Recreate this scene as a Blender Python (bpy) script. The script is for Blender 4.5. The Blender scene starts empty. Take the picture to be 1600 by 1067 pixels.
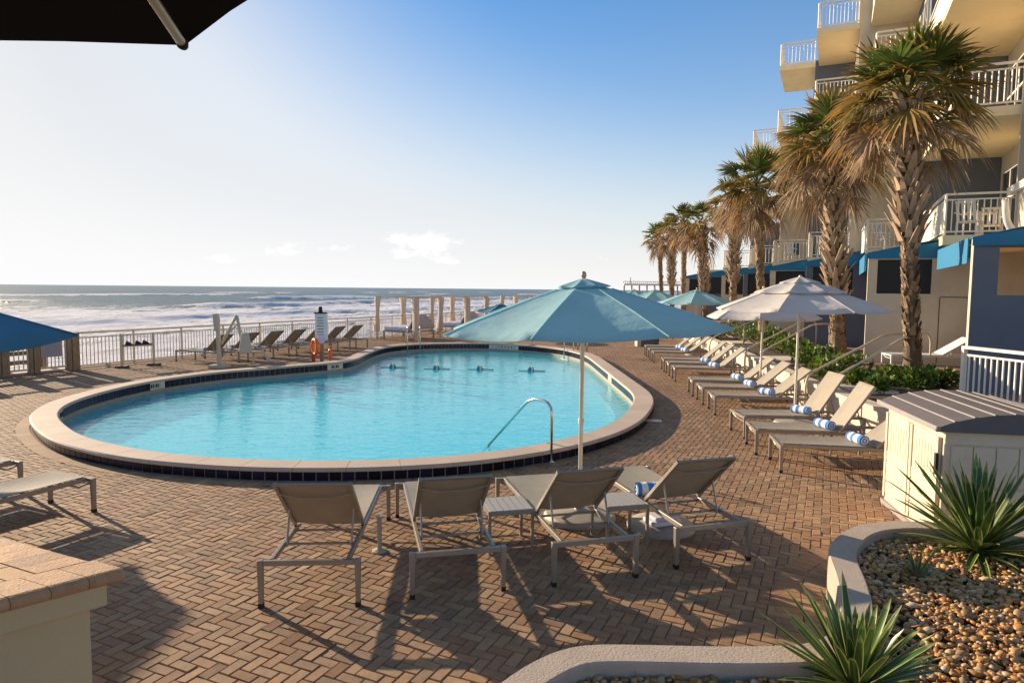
import bpy, math, random
import numpy as np
from mathutils import Vector, Matrix, geometry
random.seed(7); rng = np.random.default_rng(7)
SC = bpy.context.scene
COL = SC.collection
R = math.radians
# ------------------------------------------------------------------ camera
F = 1067.0; PIT = R(4.39); ROL = R(0.54); CZ = 2.4
_r = Vector((1, 0, 0)); _u = Vector((0, math.sin(PIT), math.cos(PIT))); _f = Vector((0, math.cos(PIT), -math.sin(PIT)))
RT = _r * math.cos(ROL) + _u * math.sin(ROL); UP = _u * math.cos(ROL) - _r * math.sin(ROL)
cam = bpy.data.cameras.new('camera'); cam.sensor_width = 36; cam.lens = 24.0075; cam.clip_start = 0.05; cam.clip_end = 60000
co = bpy.data.objects.new('camera', cam); COL.objects.link(co)
m = Matrix.Identity(4)
for i in range(3):
    m[i][0] = RT[i]; m[i][1] = UP[i]; m[i][2] = -_f[i]
m[0][3], m[1][3], m[2][3] = 0, 0, CZ
co.matrix_world = m
SC.camera = co
def ray(px, py): return _f * F + RT * (px - 800) + UP * (533.5 - py)
def G(px, py, z=0.0):            # where the sight line through a pixel of the photograph meets height z
    d = ray(px, py); t = (z - CZ) / d.z
    return Vector((d.x * t, d.y * t, z))
def V(px, py, Y):                # ... or the vertical plane at distance Y
    d = ray(px, py); t = Y / d.y
    return Vector((d.x * t, Y, CZ + d.z * t))
# ------------------------------------------------------------------ light
SUN_EL = R(15.5); SUN_AZ = R(-51.0)      # azimuth from +Y, negative towards -X
SC.view_settings.view_transform = 'Standard'; SC.view_settings.look = 'None'
SC.view_settings.exposure = 0.9; SC.view_settings.gamma = 1
W = bpy.data.worlds.new("World"); SC.world = W; W.use_nodes = True
nt = W.node_tree; N = nt.nodes; L = nt.links; N.clear()
wo = N.new('ShaderNodeOutputWorld'); bg = N.new('ShaderNodeBackground'); bg.inputs[1].default_value = 0.105
sky = N.new('ShaderNodeTexSky'); sky.sky_type = 'NISHITA'; sky.sun_disc = False
sky.sun_elevation = SUN_EL; sky.sun_rotation = SUN_AZ; sky.altitude = 0; sky.air_density = 1.0; sky.dust_density = 1.1; sky.ozone_density = 2.4
tc = N.new('ShaderNodeTexCoord'); sep = N.new('ShaderNodeSeparateXYZ'); L.new(tc.outputs['Generated'], sep.inputs[0])
def wm(op, a, b=None, c=None):
    n = N.new('ShaderNodeMath'); n.operation = op
    for i, x in enumerate((a, b, c)):
        if x is None: continue
        if isinstance(x, (int, float)): n.inputs[i].default_value = x
        else: L.new(x, n.inputs[i])
    return n.outputs[0]
az = wm('ARCTAN2', sep.outputs[0], sep.outputs[1]); el = wm('ARCSINE', sep.outputs[2])
cmb = N.new('ShaderNodeCombineXYZ'); L.new(wm('MULTIPLY', az, 1.0), cmb.inputs[0]); L.new(wm('MULTIPLY', el, 1.9), cmb.inputs[1])
n1 = N.new('ShaderNodeTexNoise'); n1.inputs['Scale'].default_value = 26; n1.inputs['Detail'].default_value = 9; n1.inputs['Roughness'].default_value = .6
L.new(cmb.outputs[0], n1.inputs['Vector'])
acc = None
for (px, py, sx, sy, s) in [(672, 380, 46, 20, .95), (650, 396, 70, 10, .7), (620, 372, 22, 9, .6), (690, 405, 55, 9, .5), (450, 388, 40, 13, .62), (525, 389, 55, 9, .52), (610, 370, 30, 14, .4), (350, 400, 60, 12, .4), (940, 405, 50, 14, .3), (860, 415, 90, 8, .22)]:
    d = ray(px, py).normalized(); a0 = math.atan2(d.x, d.y); e0 = math.asin(d.z)
    du = wm('DIVIDE', wm('SUBTRACT', az, a0), sx / F); dv = wm('DIVIDE', wm('SUBTRACT', el, e0), sy / F)
    g = wm('MULTIPLY', wm('EXPONENT', wm('MULTIPLY', wm('ADD', wm('MULTIPLY', du, du), wm('MULTIPLY', dv, dv)), -1.0)), s)
    acc = g if acc is None else wm('MAXIMUM', acc, g)
cl = wm('ADD', acc, wm('MULTIPLY', wm('SUBTRACT', n1.outputs[0], .5), wm('MULTIPLY', wm('MINIMUM', wm('MULTIPLY', acc, 3.0), 1.0), 2.6)))
mr = N.new('ShaderNodeMapRange'); mr.interpolation_type = 'SMOOTHSTEP'; mr.inputs[1].default_value = .30; mr.inputs[2].default_value = 1.0; mr.inputs[4].default_value = .8
L.new(cl, mr.inputs[0])
hs = N.new('ShaderNodeHueSaturation'); hs.inputs['Saturation'].default_value = 1.55; L.new(sky.outputs[0], hs.inputs['Color'])
ms_ = N.new('ShaderNodeMapRange'); ms_.interpolation_type = 'SMOOTHSTEP'; ms_.inputs[1].default_value = .5; ms_.inputs[2].default_value = .95; ms_.inputs[3].default_value = 1.75; ms_.inputs[4].default_value = .8
L.new(el, ms_.inputs[0]); L.new(ms_.outputs[0], hs.inputs['Saturation'])
bw = N.new('ShaderNodeRGBToBW'); L.new(sky.outputs[0], bw.inputs[0]); q_ = wm('DIVIDE', bw.outputs[0], 4.2)
fac_ = wm('POWER', wm('ADD', wm('MULTIPLY', q_, q_), 1.0), -.5)
hs2 = N.new('ShaderNodeHueSaturation'); hs2.inputs['Saturation'].default_value = .35; L.new(sky.outputs[0], hs2.inputs['Color'])
gm = N.new('ShaderNodeMapRange'); gm.interpolation_type = 'SMOOTHSTEP'; gm.inputs[1].default_value = 2.2; gm.inputs[2].default_value = 6.5; L.new(bw.outputs[0], gm.inputs[0])
mxs = N.new('ShaderNodeMix'); mxs.data_type = 'RGBA'; L.new(gm.outputs[0], mxs.inputs[0]); L.new(hs.outputs[0], mxs.inputs[6]); L.new(hs2.outputs[0], mxs.inputs[7])
tn = N.new('ShaderNodeVectorMath'); tn.operation = 'MULTIPLY'; tn.inputs[1].default_value = (.95, .995, 1.06); L.new(mxs.outputs[2], tn.inputs[0])
scl = N.new('ShaderNodeVectorMath'); scl.operation = 'SCALE'; L.new(tn.outputs[0], scl.inputs[0]); L.new(fac_, scl.inputs['Scale'])
# a milky veil low over the sea, as in the photograph
veil = wm('MULTIPLY', wm('EXPONENT', wm('MULTIPLY', wm('MAXIMUM', el, 0.0), -4.8)), .97)
mxv = N.new('ShaderNodeMix'); mxv.data_type = 'RGBA'; L.new(veil, mxv.inputs[0]); L.new(scl.outputs[0], mxv.inputs[6]); mxv.inputs[7].default_value = (5.0, 5.0, 5.1, 1)
mx = N.new('ShaderNodeMix'); mx.data_type = 'RGBA'; L.new(mr.outputs[0], mx.inputs[0]); L.new(mxv.outputs[2], mx.inputs[6]); mx.inputs[7].default_value = (6.4, 6.2, 6.0, 1)
L.new(mx.outputs[2], bg.inputs[0]); L.new(bg.outputs[0], wo.inputs[0])
sl = bpy.data.lights.new('sun', 'SUN'); sl.energy = 5.0; sl.angle = R(0.5); sl.color = (1.0, .79, .56)
so = bpy.data.objects.new('sun', sl); COL.objects.link(so)
sd = Vector((math.sin(SUN_AZ) * math.cos(SUN_EL), math.cos(SUN_AZ) * math.cos(SUN_EL), math.sin(SUN_EL)))
so.rotation_euler = sd.to_track_quat('Z', 'Y').to_euler(); so.location = sd * 50
SC.render.engine = 'CYCLES'; SC.cycles.max_bounces = 8; SC.cycles.transparent_max_bounces = 12
# ------------------------------------------------------------------ helpers
TH = R(25); AX = Vector((math.sin(TH), math.cos(TH), 0)); BX = Vector((math.cos(TH), -math.sin(TH), 0))
def ab(a, b, z=0.0): return AX * a + BX * b + Vector((0, 0, z))
def toab(p): return (p.x * AX.x + p.y * AX.y, p.x * BX.x + p.y * BX.y)
def tag(o, label=None, cat=None, group=None, kind=None):
    if label: o['label'] = label
    if cat: o['category'] = cat
    if group: o['group'] = group
    if kind: o['kind'] = kind
    return o
def empty(name, loc, rz=0):
    o = bpy.data.objects.new(name, None); o.location = loc; o.rotation_euler = (0, 0, rz); o.empty_display_size = .1
    COL.objects.link(o); return o
def kids(o): return [c for c in bpy.data.objects if c.parent == o]
def copy_tree(o, parent=None):
    c = o.copy(); COL.objects.link(c); c.parent = parent
    for ch in kids(o): copy_tree(ch, c)
    return c
def wloc(o):
    v = Vector((0, 0, 0))
    while o is not None: v = v + o.location; o = o.parent
    return v
class MB:
    def __init__(s): s.v = []; s.f = []; s.r = []; s.t = []
    def add(s, vs, fs, r=None, t=0.0):
        n = len(s.v); s.v += [tuple(p) for p in vs]
        if r is None: r = random.random()
        for i, q in enumerate(fs):
            s.f.append(tuple(n + k for k in q)); s.r.append(r); s.t.append(t[i] if isinstance(t, (list, tuple)) else t)
        return s
    def hexa(s, p, **k): return s.add(p, [(3, 2, 1, 0), (4, 5, 6, 7), (0, 1, 5, 4), (1, 2, 6, 5), (2, 3, 7, 6), (3, 0, 4, 7)], **k)
    def box(s, x0, y0, z0, x1, y1, z1, **k):
        return s.hexa([(x0, y0, z0), (x1, y0, z0), (x1, y1, z0), (x0, y1, z0), (x0, y0, z1), (x1, y0, z1), (x1, y1, z1), (x0, y1, z1)], **k)
    def abox(s, a0, b0, z0, a1, b1, z1, **k):    # box on the deck's own axes
        return s.hexa([ab(a0, b0, z0), ab(a0, b1, z0), ab(a1, b1, z0), ab(a1, b0, z0), ab(a0, b0, z1), ab(a0, b1, z1), ab(a1, b1, z1), ab(a1, b0, z1)], **k)
    def bar(s, p, q, w, h, up=(0, 0, 1), **k):
        p = Vector(p); q = Vector(q); d = (q - p).normalized(); u = Vector(up)
        if abs(d.dot(u)) > .98: u = Vector((0, 1, 0))
        x = d.cross(u).normalized() * (w / 2); y = x.cross(d).normalized() * (h / 2)
        return s.hexa([p - x - y, p + x - y, p + x + y, p - x + y, q - x - y, q + x - y, q + x + y, q - x + y], **k)
    def tube(s, pts, r, seg=8, cap=True, **k):
        pts = [Vector(p) for p in pts]; vs = []; fs = []; prev = None
        rr = r if isinstance(r, (list, tuple)) else [r] * len(pts)
        for i, p in enumerate(pts):
            a = pts[max(i - 1, 0)]; b = pts[min(i + 1, len(pts) - 1)]; d = (b - a).normalized()
            if prev is None:
                prev = d.orthogonal().normalized()
            x = (prev - d * prev.dot(d)).normalized(); y = d.cross(x); prev = x
            for j in range(seg):
                t = 2 * math.pi * j / seg; vs.append(p + (x * math.cos(t) + y * math.sin(t)) * rr[i])
        for i in range(len(pts) - 1):
            for j in range(seg):
                j2 = (j + 1) % seg; fs.append((i * seg + j, i * seg + j2, (i + 1) * seg + j2, (i + 1) * seg + j))
        if cap:
            fs.append(tuple(range(seg - 1, -1, -1))); fs.append(tuple((len(pts) - 1) * seg + j for j in range(seg)))
        return s.add(vs, fs, **k)
    def lathe(s, prof, c=(0, 0, 0), seg=20, **k):
        vs = []; fs = []
        for (r, z) in prof:
            for j in range(seg):
                t = 2 * math.pi * j / seg; vs.append((c[0] + r * math.cos(t), c[1] + r * math.sin(t), c[2] + z))
        for i in range(len(prof) - 1):
            for j in range(seg):
                j2 = (j + 1) % seg; fs.append((i * seg + j, i * seg + j2, (i + 1) * seg + j2, (i + 1) * seg + j))
        fs.append(tuple(range(seg - 1, -1, -1))); fs.append(tuple((len(prof) - 1) * seg + j for j in range(seg)))
        return s.add(vs, fs, **k)
    def prism(s, poly, z0, z1, **k):
        n = len(poly); vs = [(p[0], p[1], z0) for p in poly] + [(p[0], p[1], z1) for p in poly]
        ar = sum(poly[i][0] * poly[(i + 1) % n][1] - poly[(i + 1) % n][0] * poly[i][1] for i in range(n))
        fs = [(i, (i + 1) % n, n + (i + 1) % n, n + i) for i in range(n)] + [tuple(range(n - 1, -1, -1)), tuple(range(n, 2 * n))]
        if ar < 0: fs = [f[::-1] for f in fs]
        return s.add(vs, fs, **k)
    def build(s, name, mat, parent=None, world=True, smooth=False, bevel=0, attr=True, autos=None):
        vs = s.v
        if parent is not None and world:
            o = wloc(parent); vs = [(x - o.x, y - o.y, z - o.z) for x, y, z in vs]
        me = bpy.data.meshes.new(name); me.from_pydata(vs, [], s.f); me.update()
        if attr:
            a = me.attributes.new('rnd', 'FLOAT', 'FACE'); a.data.foreach_set('value', s.r)
            a = me.attributes.new('tip', 'FLOAT', 'FACE'); a.data.foreach_set('value', s.t)
        if smooth: me.polygons.foreach_set('use_smooth', [True] * len(me.polygons))
        me.materials.append(mat)
        ob = bpy.data.objects.new(name, me); COL.objects.link(ob); ob.parent = parent
        if bevel:
            b = ob.modifiers.new('bevel', 'BEVEL'); b.width = bevel; b.segments = 2; b.limit_method = 'ANGLE'
        if autos:
            me.polygons.foreach_set('use_smooth', [True] * len(me.polygons)); me.set_sharp_from_angle(angle=autos) if hasattr(me, 'set_sharp_from_angle') else None
        return ob
# ------------------------------------------------------------------ materials
def mk(name):
    mt = bpy.data.materials.new(name); mt.use_nodes = True; n = mt.node_tree.nodes; l = mt.node_tree.links
    return mt, n, l, n['Principled BSDF']
def mat(name, col, rough=.6, metal=0.0, var=.12, scale=6.0, bump=.0, bscale=60.0, rnd=0.0, trans=0.0, coat=0.0, dirt=None, dscale=1.5, tipcol=None, spec=.5):
    mt, n, l, b = mk(name)
    b.inputs['Roughness'].default_value = rough; b.inputs['Metallic'].default_value = metal
    b.inputs['Specular IOR Level'].default_value = spec
    tcn = n.new('ShaderNodeTexCoord')
    nz = n.new('ShaderNodeTexNoise'); nz.inputs['Scale'].default_value = scale; nz.inputs['Detail'].default_value = 6; nz.inputs['Roughness'].default_value = .65
    l.new(tcn.outputs['Object'], nz.inputs['Vector'])
    mrn = n.new('ShaderNodeMapRange'); mrn.inputs[1].default_value = .25; mrn.inputs[2].default_value = .75; mrn.inputs[3].default_value = 1 - var; mrn.inputs[4].default_value = 1 + var
    l.new(nz.outputs[0], mrn.inputs[0]); val = mrn.outputs[0]
    if rnd:
        at = n.new('ShaderNodeAttribute'); at.attribute_name = 'rnd'
        m2 = n.new('ShaderNodeMapRange'); m2.inputs[3].default_value = 1 - rnd; m2.inputs[4].default_value = 1 + rnd; l.new(at.outputs['Fac'], m2.inputs[0])
        mm = n.new('ShaderNodeMath'); mm.operation = 'MULTIPLY'; l.new(val, mm.inputs[0]); l.new(m2.outputs[0], mm.inputs[1]); val = mm.outputs[0]
    vm = n.new('ShaderNodeVectorMath'); vm.operation = 'SCALE'; vm.inputs[0].default_value = col[:3]; l.new(val, vm.inputs['Scale']); c = vm.outputs[0]
    if tipcol:
        at = n.new('ShaderNodeAttribute'); at.attribute_name = 'tip'
        mxn = n.new('ShaderNodeMix'); mxn.data_type = 'RGBA'; l.new(at.outputs['Fac'], mxn.inputs[0]); l.new(c, mxn.inputs[6]); mxn.inputs[7].default_value = (*tipcol, 1); c = mxn.outputs[2]
    if dirt:
        nd = n.new('ShaderNodeTexNoise'); nd.inputs['Scale'].default_value = dscale; nd.inputs['Detail'].default_value = 8; nd.inputs['Roughness'].default_value = .7; l.new(tcn.outputs['Object'], nd.inputs['Vector'])
        md = n.new('ShaderNodeMapRange'); md.inputs[1].default_value = .52; md.inputs[2].default_value = .75; md.inputs[4].default_value = dirt[3]; l.new(nd.outputs[0], md.inputs[0])
        mxn = n.new('ShaderNodeMix'); mxn.data_type = 'RGBA'; l.new(md.outputs[0], mxn.inputs[0]); l.new(c, mxn.inputs[6]); mxn.inputs[7].default_value = (*dirt[:3], 1); c = mxn.outputs[2]
    l.new(c, b.inputs['Base Color'])
    if bump:
        nb = n.new('ShaderNodeTexNoise'); nb.inputs['Scale'].default_value = bscale; nb.inputs['Detail'].default_value = 4; l.new(tcn.outputs['Object'], nb.inputs['Vector'])
        bp = n.new('ShaderNodeBump'); bp.inputs['Strength'].default_value = bump; bp.inputs['Distance'].default_value = .01 if bscale > 20 else .035; l.new(nb.outputs[0], bp.inputs['Height']); l.new(bp.outputs[0], b.inputs['Normal'])
    if trans:
        tr = n.new('ShaderNodeBsdfTranslucent'); l.new(c, tr.inputs[0]); ms = n.new('ShaderNodeMixShader'); ms.inputs[0].default_value = trans
        l.new(b.outputs[0], ms.inputs[1]); l.new(tr.outputs[0], ms.inputs[2]); l.new(ms.outputs[0], n['Material Output'].inputs[0])
    if coat: b.inputs['Coat Weight'].default_value = coat; b.inputs['Coat Roughness'].default_value = .1
    return mt
def brickmat(name, cols, rough=.8):
    mt, n, l, b = mk(name); b.inputs['Roughness'].default_value = rough; b.inputs['Specular IOR Level'].default_value = .35
    at = n.new('ShaderNodeAttribute'); at.attribute_name = 'rnd'
    cr = n.new('ShaderNodeValToRGB'); e = cr.color_ramp.elements
    for i, c in enumerate(cols):
        p = i / (len(cols) - 1)
        if i == 0: e[0].position = 0; e[0].color = (*c, 1)
        elif i == len(cols) - 1: e[1].position = 1; e[1].color = (*c, 1)
    for i, c in enumerate(cols[1:-1]):
        x = cr.color_ramp.elements.new((i + 1) / (len(cols) - 1)); x.color = (*c, 1)
    l.new(at.outputs['Fac'], cr.inputs[0])
    tcn = n.new('ShaderNodeTexCoord')
    nz = n.new('ShaderNodeTexNoise'); nz.inputs['Scale'].default_value = 14; nz.inputs['Detail'].default_value = 8; nz.inputs['Roughness'].default_value = .7; l.new(tcn.outputs['Object'], nz.inputs['Vector'])
    nl = n.new('ShaderNodeTexNoise'); nl.inputs['Scale'].default_value = .45; nl.inputs['Detail'].default_value = 5; nl.inputs['Roughness'].default_value = .65; l.new(tcn.outputs['Object'], nl.inputs['Vector'])
    def mr_(s, a, b_, c, d):
        q = n.new('ShaderNodeMapRange'); q.inputs[1].default_value = a; q.inputs[2].default_value = b_; q.inputs[3].default_value = c; q.inputs[4].default_value = d; l.new(s, q.inputs[0]); return q.outputs[0]
    mm = n.new('ShaderNodeMath'); mm.operation = 'MULTIPLY'; l.new(mr_(nz.outputs[0], .3, .7, .78, 1.18), mm.inputs[0]); l.new(mr_(nl.outputs[0], .3, .7, .74, 1.16), mm.inputs[1])
    vm = n.new('ShaderNodeVectorMath'); vm.operation = 'SCALE'; l.new(cr.outputs[0], vm.inputs[0]); l.new(mm.outputs[0], vm.inputs['Scale']); l.new(vm.outputs[0], b.inputs['Base Color'])
    nb = n.new('ShaderNodeTexNoise'); nb.inputs['Scale'].default_value = 90; nb.inputs['Detail'].default_value = 5; l.new(tcn.outputs['Object'], nb.inputs['Vector'])
    bp = n.new('ShaderNodeBump'); bp.inputs['Strength'].default_value = .35; bp.inputs['Distance'].default_value = .004; l.new(nb.outputs[0], bp.inputs['Height']); l.new(bp.outputs[0], b.inputs['Normal'])
    return mt
M = {}
M['brick'] = brickmat('paver_brick', [(.27, .145, .072), (.36, .21, .112), (.32, .205, .12), (.41, .26, .14), (.24, .155, .095), (.37, .21, .112)])
M['grout'] = mat('grout_sand', (.13, .085, .06), .95, bump=.3)
M['coping'] = mat('coping_stone', (.52, .41, .31), .7, var=.1, scale=3, rnd=.06, bump=.15, bscale=40, dirt=(.36, .27, .2, .5))
M['copegrout'] = mat('coping_joint', (.30, .24, .19), .9)
M['tile'] = mat('navy_tile', (.007, .007, .022), .22, var=.25, rnd=.6, spec=.35)
M['tilegrout'] = mat('tile_grout', (.36, .29, .22), .85)
M['depth'] = mat('depth_marker_tile', (.62, .55, .42), .3)
M['mark'] = mat('dark_mark', (.03, .03, .04), .5)
M['plaster'] = mat('pool_plaster', (.50, .90, .95), .7, var=.04, scale=1.2)
M['frame'] = mat('lounger_frame_metal', (.30, .265, .22), .38, .35, var=.08, scale=12)
M['sling'] = mat('sling_fabric', (.35, .31, .245), .8, var=.08, scale=5, bump=.25, bscale=420, trans=.10, dirt=(.25, .19, .12, .35), dscale=4)
M['rubber'] = mat('black_rubber', (.012, .012, .012), .7)
M['rail'] = mat('beige_rail_paint', (.62, .52, .39), .45, var=.06)
M['whiterail'] = mat('white_rail_paint', (.80, .74, .63), .45, var=.05)
M['steel'] = mat('stainless_steel', (.62, .60, .57), .18, 1.0, var=.04)
M['wood'] = mat('weathered_timber', (.30, .215, .125), .85, var=.3, scale=9, bump=.4, bscale=30)
M['darkwood'] = mat('dark_timber', (.10, .07, .05), .85, var=.3)
M['stucco'] = mat('cream_stucco', (.62, .46, .25), .85, var=.05, scale=2, bump=.3, bscale=120, dirt=(.42, .34, .23, .5))
M['bcream'] = mat('hotel_cream_stucco', (.66, .56, .41), .85, var=.05, scale=1.5, bump=.15, bscale=50, dirt=(.42, .34, .24, .5), dscale=.7)
M['bwhite'] = mat('planter_white_stucco', (.62, .54, .43), .85, var=.06, scale=2, bump=.2, bscale=60, dirt=(.42, .34, .26, .5))
M['bblue'] = mat('hotel_slate_stucco', (.125, .15, .19), .8, var=.06, scale=1.5, bump=.1)
M['awn'] = mat('awning_blue', (.010, .17, .34), .7, var=.06)
M['glass'] = mat('dark_window_glass', (.012, .014, .018), .06, var=.02)
M['dark'] = mat('opening_shade', (.010, .010, .012), .5)  # near-black colour painted in for the unlit patio interiors
M['winframe'] = mat('window_frame', (.6, .57, .52), .5)
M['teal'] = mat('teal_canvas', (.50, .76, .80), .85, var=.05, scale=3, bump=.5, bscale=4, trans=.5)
M['tealdark'] = mat('blue_and_shaded_teal', (.06, .24, .37), .85, var=.05, scale=3, bump=.5, bscale=4, trans=.25)  # plain blue for cloth and floats; also teal canopy darkened as in shade
M['greycan'] = mat('grey_canvas', (.76, .72, .67), .85, var=.06, scale=3, bump=.5, bscale=4, trans=.35)
M['blackcan'] = mat('black_canvas', (.006, .006, .007), .9, var=.02)
M['pole'] = mat('pole_metal', (.66, .60, .50), .3, .6, var=.04)
M['polew'] = mat('pole_light', (.72, .65, .53), .45, .1, var=.04)
M['bronze'] = mat('rib_tan_metal', (.55, .40, .24), .35, .5)
M['palmtrunk'] = mat('palm_bark', (.25, .17, .10), .95, var=.4, scale=7, rnd=.6, bump=.9, bscale=25)
M['boot'] = mat('palm_leaf_base', (.40, .29, .19), .9, var=.25, rnd=.4)
M['frond'] = mat('palm_frond_green', (.105, .155, .028), .5, var=.25, rnd=.5, trans=.3, tipcol=(.46, .22, .06))
M['dryfrond'] = mat('palm_frond_dry', (.34, .22, .12), .85, var=.3, rnd=.5, trans=.25, tipcol=(.42, .31, .2))
M['leaf'] = mat('shrub_leaf', (.075, .15, .02), .5, var=.3, rnd=.6, trans=.3, tipcol=(.2, .22, .03))
M['stem'] = mat('shrub_stem', (.12, .08, .04), .9)
M['yucca'] = mat('yucca_leaf', (.065, .125, .025), .4, var=.2, scale=20, rnd=.4, trans=.15, tipcol=(.46, .46, .14))
M['soil'] = mat('garden_soil', (.07, .048, .03), .95, var=.4, bump=.8, bscale=30)
M['pebble'] = brickmat('pebble_stone', [(.56, .33, .12), (.22, .11, .04), (.58, .28, .07), (.44, .26, .11), (.66, .50, .32), (.52, .22, .05), (.27, .15, .07), (.64, .37, .12)], .4)
M['concrete'] = mat('curb_concrete', (.44, .36, .285), .85, var=.1, scale=5, bump=.4, bscale=70, dirt=(.25, .19, .14, .5), dscale=3)
M['shed'] = mat('shed_plastic', (.70, .57, .41), .55, var=.05, scale=8, bump=.15, bscale=120, dirt=(.45, .34, .22, .35), dscale=3)
M['shedroof'] = mat('shed_roof_plastic', (.13, .115, .11), .55, var=.1, scale=9)
M['shedtrim'] = mat('shed_trim', (.30, .27, .26), .5)
M['bullnose'] = mat('cap_brick', (.46, .26, .13), .75, var=.22, scale=16, rnd=.3, bump=.4, bscale=90, dirt=(.17, .085, .04, .8), dscale=7)
M['captop'] = mat('cap_tile', (.47, .28, .145), .8, var=.12, scale=10, rnd=.16, bump=.3, bscale=90, dirt=(.30, .18, .1, .5), dscale=4)
M['slab'] = mat('balcony_slab_paint', (.82, .69, .44), .85, var=.05, scale=1.5, dirt=(.55, .45, .28, .4), dscale=.8)
M['tan'] = mat('beige_plastic', (.52, .45, .33), .5, var=.06)
M['orange'] = mat('orange_plastic', (.85, .16, .015), .4)
M['red'] = mat('red_plastic', (.6, .05, .03), .4)
M['white'] = mat('white_plastic', (.78, .76, .72), .5)
M['curtain'] = mat('cabana_curtain', (.76, .66, .54), .85, var=.06, trans=.4)
M['cushion'] = mat('pale_cushion', (.66, .65, .74), .8)
M['greyhood'] = mat('grey_hood', (.42, .38, .36), .8)
M['steelgrey'] = mat('grey_panel', (.10, .11, .12), .6)
M['paving'] = mat('terrace_paving', (.30, .185, .13), .85, var=.18, scale=5)
M['sand'] = mat('beach_sand', (.42, .36, .28), .95, var=.1, scale=.3)
M['shoe'] = mat('dark_shoe', (.02, .02, .025), .6)
M['basem'] = mat('umbrella_base_taupe', (.38, .34, .28), .55)
M['tabletop'] = mat('grey_slat_tabletop', (.36, .33, .30), .5, var=.1, scale=20)
def towelmat():
    mt, n, l, b = mk('striped_towel'); b.inputs['Roughness'].default_value = .95
    at = n.new('ShaderNodeAttribute'); at.attribute_name = 'tip'
    mx_ = n.new('ShaderNodeMix'); mx_.data_type = 'RGBA'; l.new(at.outputs['Fac'], mx_.inputs[0]); mx_.inputs[6].default_value = (.80, .80, .80, 1); mx_.inputs[7].default_value = (.07, .22, .55, 1)
    l.new(mx_.outputs[2], b.inputs['Base Color']); return mt
M['towel'] = towelmat()
def watermat():
    mt = bpy.data.materials.new('pool_water'); mt.use_nodes = True; n = mt.node_tree.nodes; l = mt.node_tree.links; n.clear()
    o = n.new('ShaderNodeOutputMaterial'); t0 = n.new('ShaderNodeBsdfTransparent'); t0.inputs[0].default_value = (.50, .93, .985, 1); df = n.new('ShaderNodeBsdfDiffuse'); df.inputs[0].default_value = (.035, .66, .80, 1)
    tr = n.new('ShaderNodeMixShader'); tr.inputs[0].default_value = .5; l.new(t0.outputs[0], tr.inputs[1]); l.new(df.outputs[0], tr.inputs[2])
    gl = n.new('ShaderNodeBsdfGlossy'); gl.inputs['Roughness'].default_value = .015; gl.inputs[0].default_value = (1, 1, 1, 1)
    fr = n.new('ShaderNodeFresnel'); fr.inputs[0].default_value = 1.33
    t = n.new('ShaderNodeTexCoord'); mp = n.new('ShaderNodeMapping'); mp.inputs['Rotation'].default_value = (0, 0, R(20)); mp.inputs['Scale'].default_value = (1, 1.7, 1); l.new(t.outputs['Object'], mp.inputs[0])
    a = n.new('ShaderNodeTexNoise'); a.inputs['Scale'].default_value = 2.6; a.inputs['Detail'].default_value = 3; a.inputs['Distortion'].default_value = .6; l.new(mp.outputs[0], a.inputs['Vector'])
    b = n.new('ShaderNodeTexNoise'); b.inputs['Scale'].default_value = 9; b.inputs['Detail'].default_value = 2; b.inputs['Distortion'].default_value = .4; l.new(mp.outputs[0], b.inputs['Vector'])
    m1 = n.new('ShaderNodeMath'); m1.operation = 'MULTIPLY_ADD'; m1.inputs[1].default_value = .28; l.new(b.outputs[0], m1.inputs[0]); l.new(a.outputs[0], m1.inputs[2])
    bp = n.new('ShaderNodeBump'); bp.inputs['Strength'].default_value = 1; bp.inputs['Distance'].default_value = .016; l.new(m1.outputs[0], bp.inputs['Height'])
    l.new(bp.outputs[0], gl.inputs['Normal']); l.new(bp.outputs[0], fr.inputs['Normal'])
    ge = n.new('ShaderNodeNewGeometry'); iv = n.new('ShaderNodeMath'); iv.operation = 'SUBTRACT'; iv.inputs[0].default_value = 1; l.new(ge.outputs['Backfacing'], iv.inputs[1]); ff = n.new('ShaderNodeMath'); ff.operation = 'MULTIPLY'; l.new(fr.outputs[0], ff.inputs[0]); l.new(iv.outputs[0], ff.inputs[1])
    ms = n.new('ShaderNodeMixShader'); l.new(ff.outputs[0], ms.inputs[0]); l.new(tr.outputs[0], ms.inputs[1]); l.new(gl.outputs[0], ms.inputs[2]); l.new(ms.outputs[0], o.inputs[0])
    return mt
M['water'] = watermat()
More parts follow.
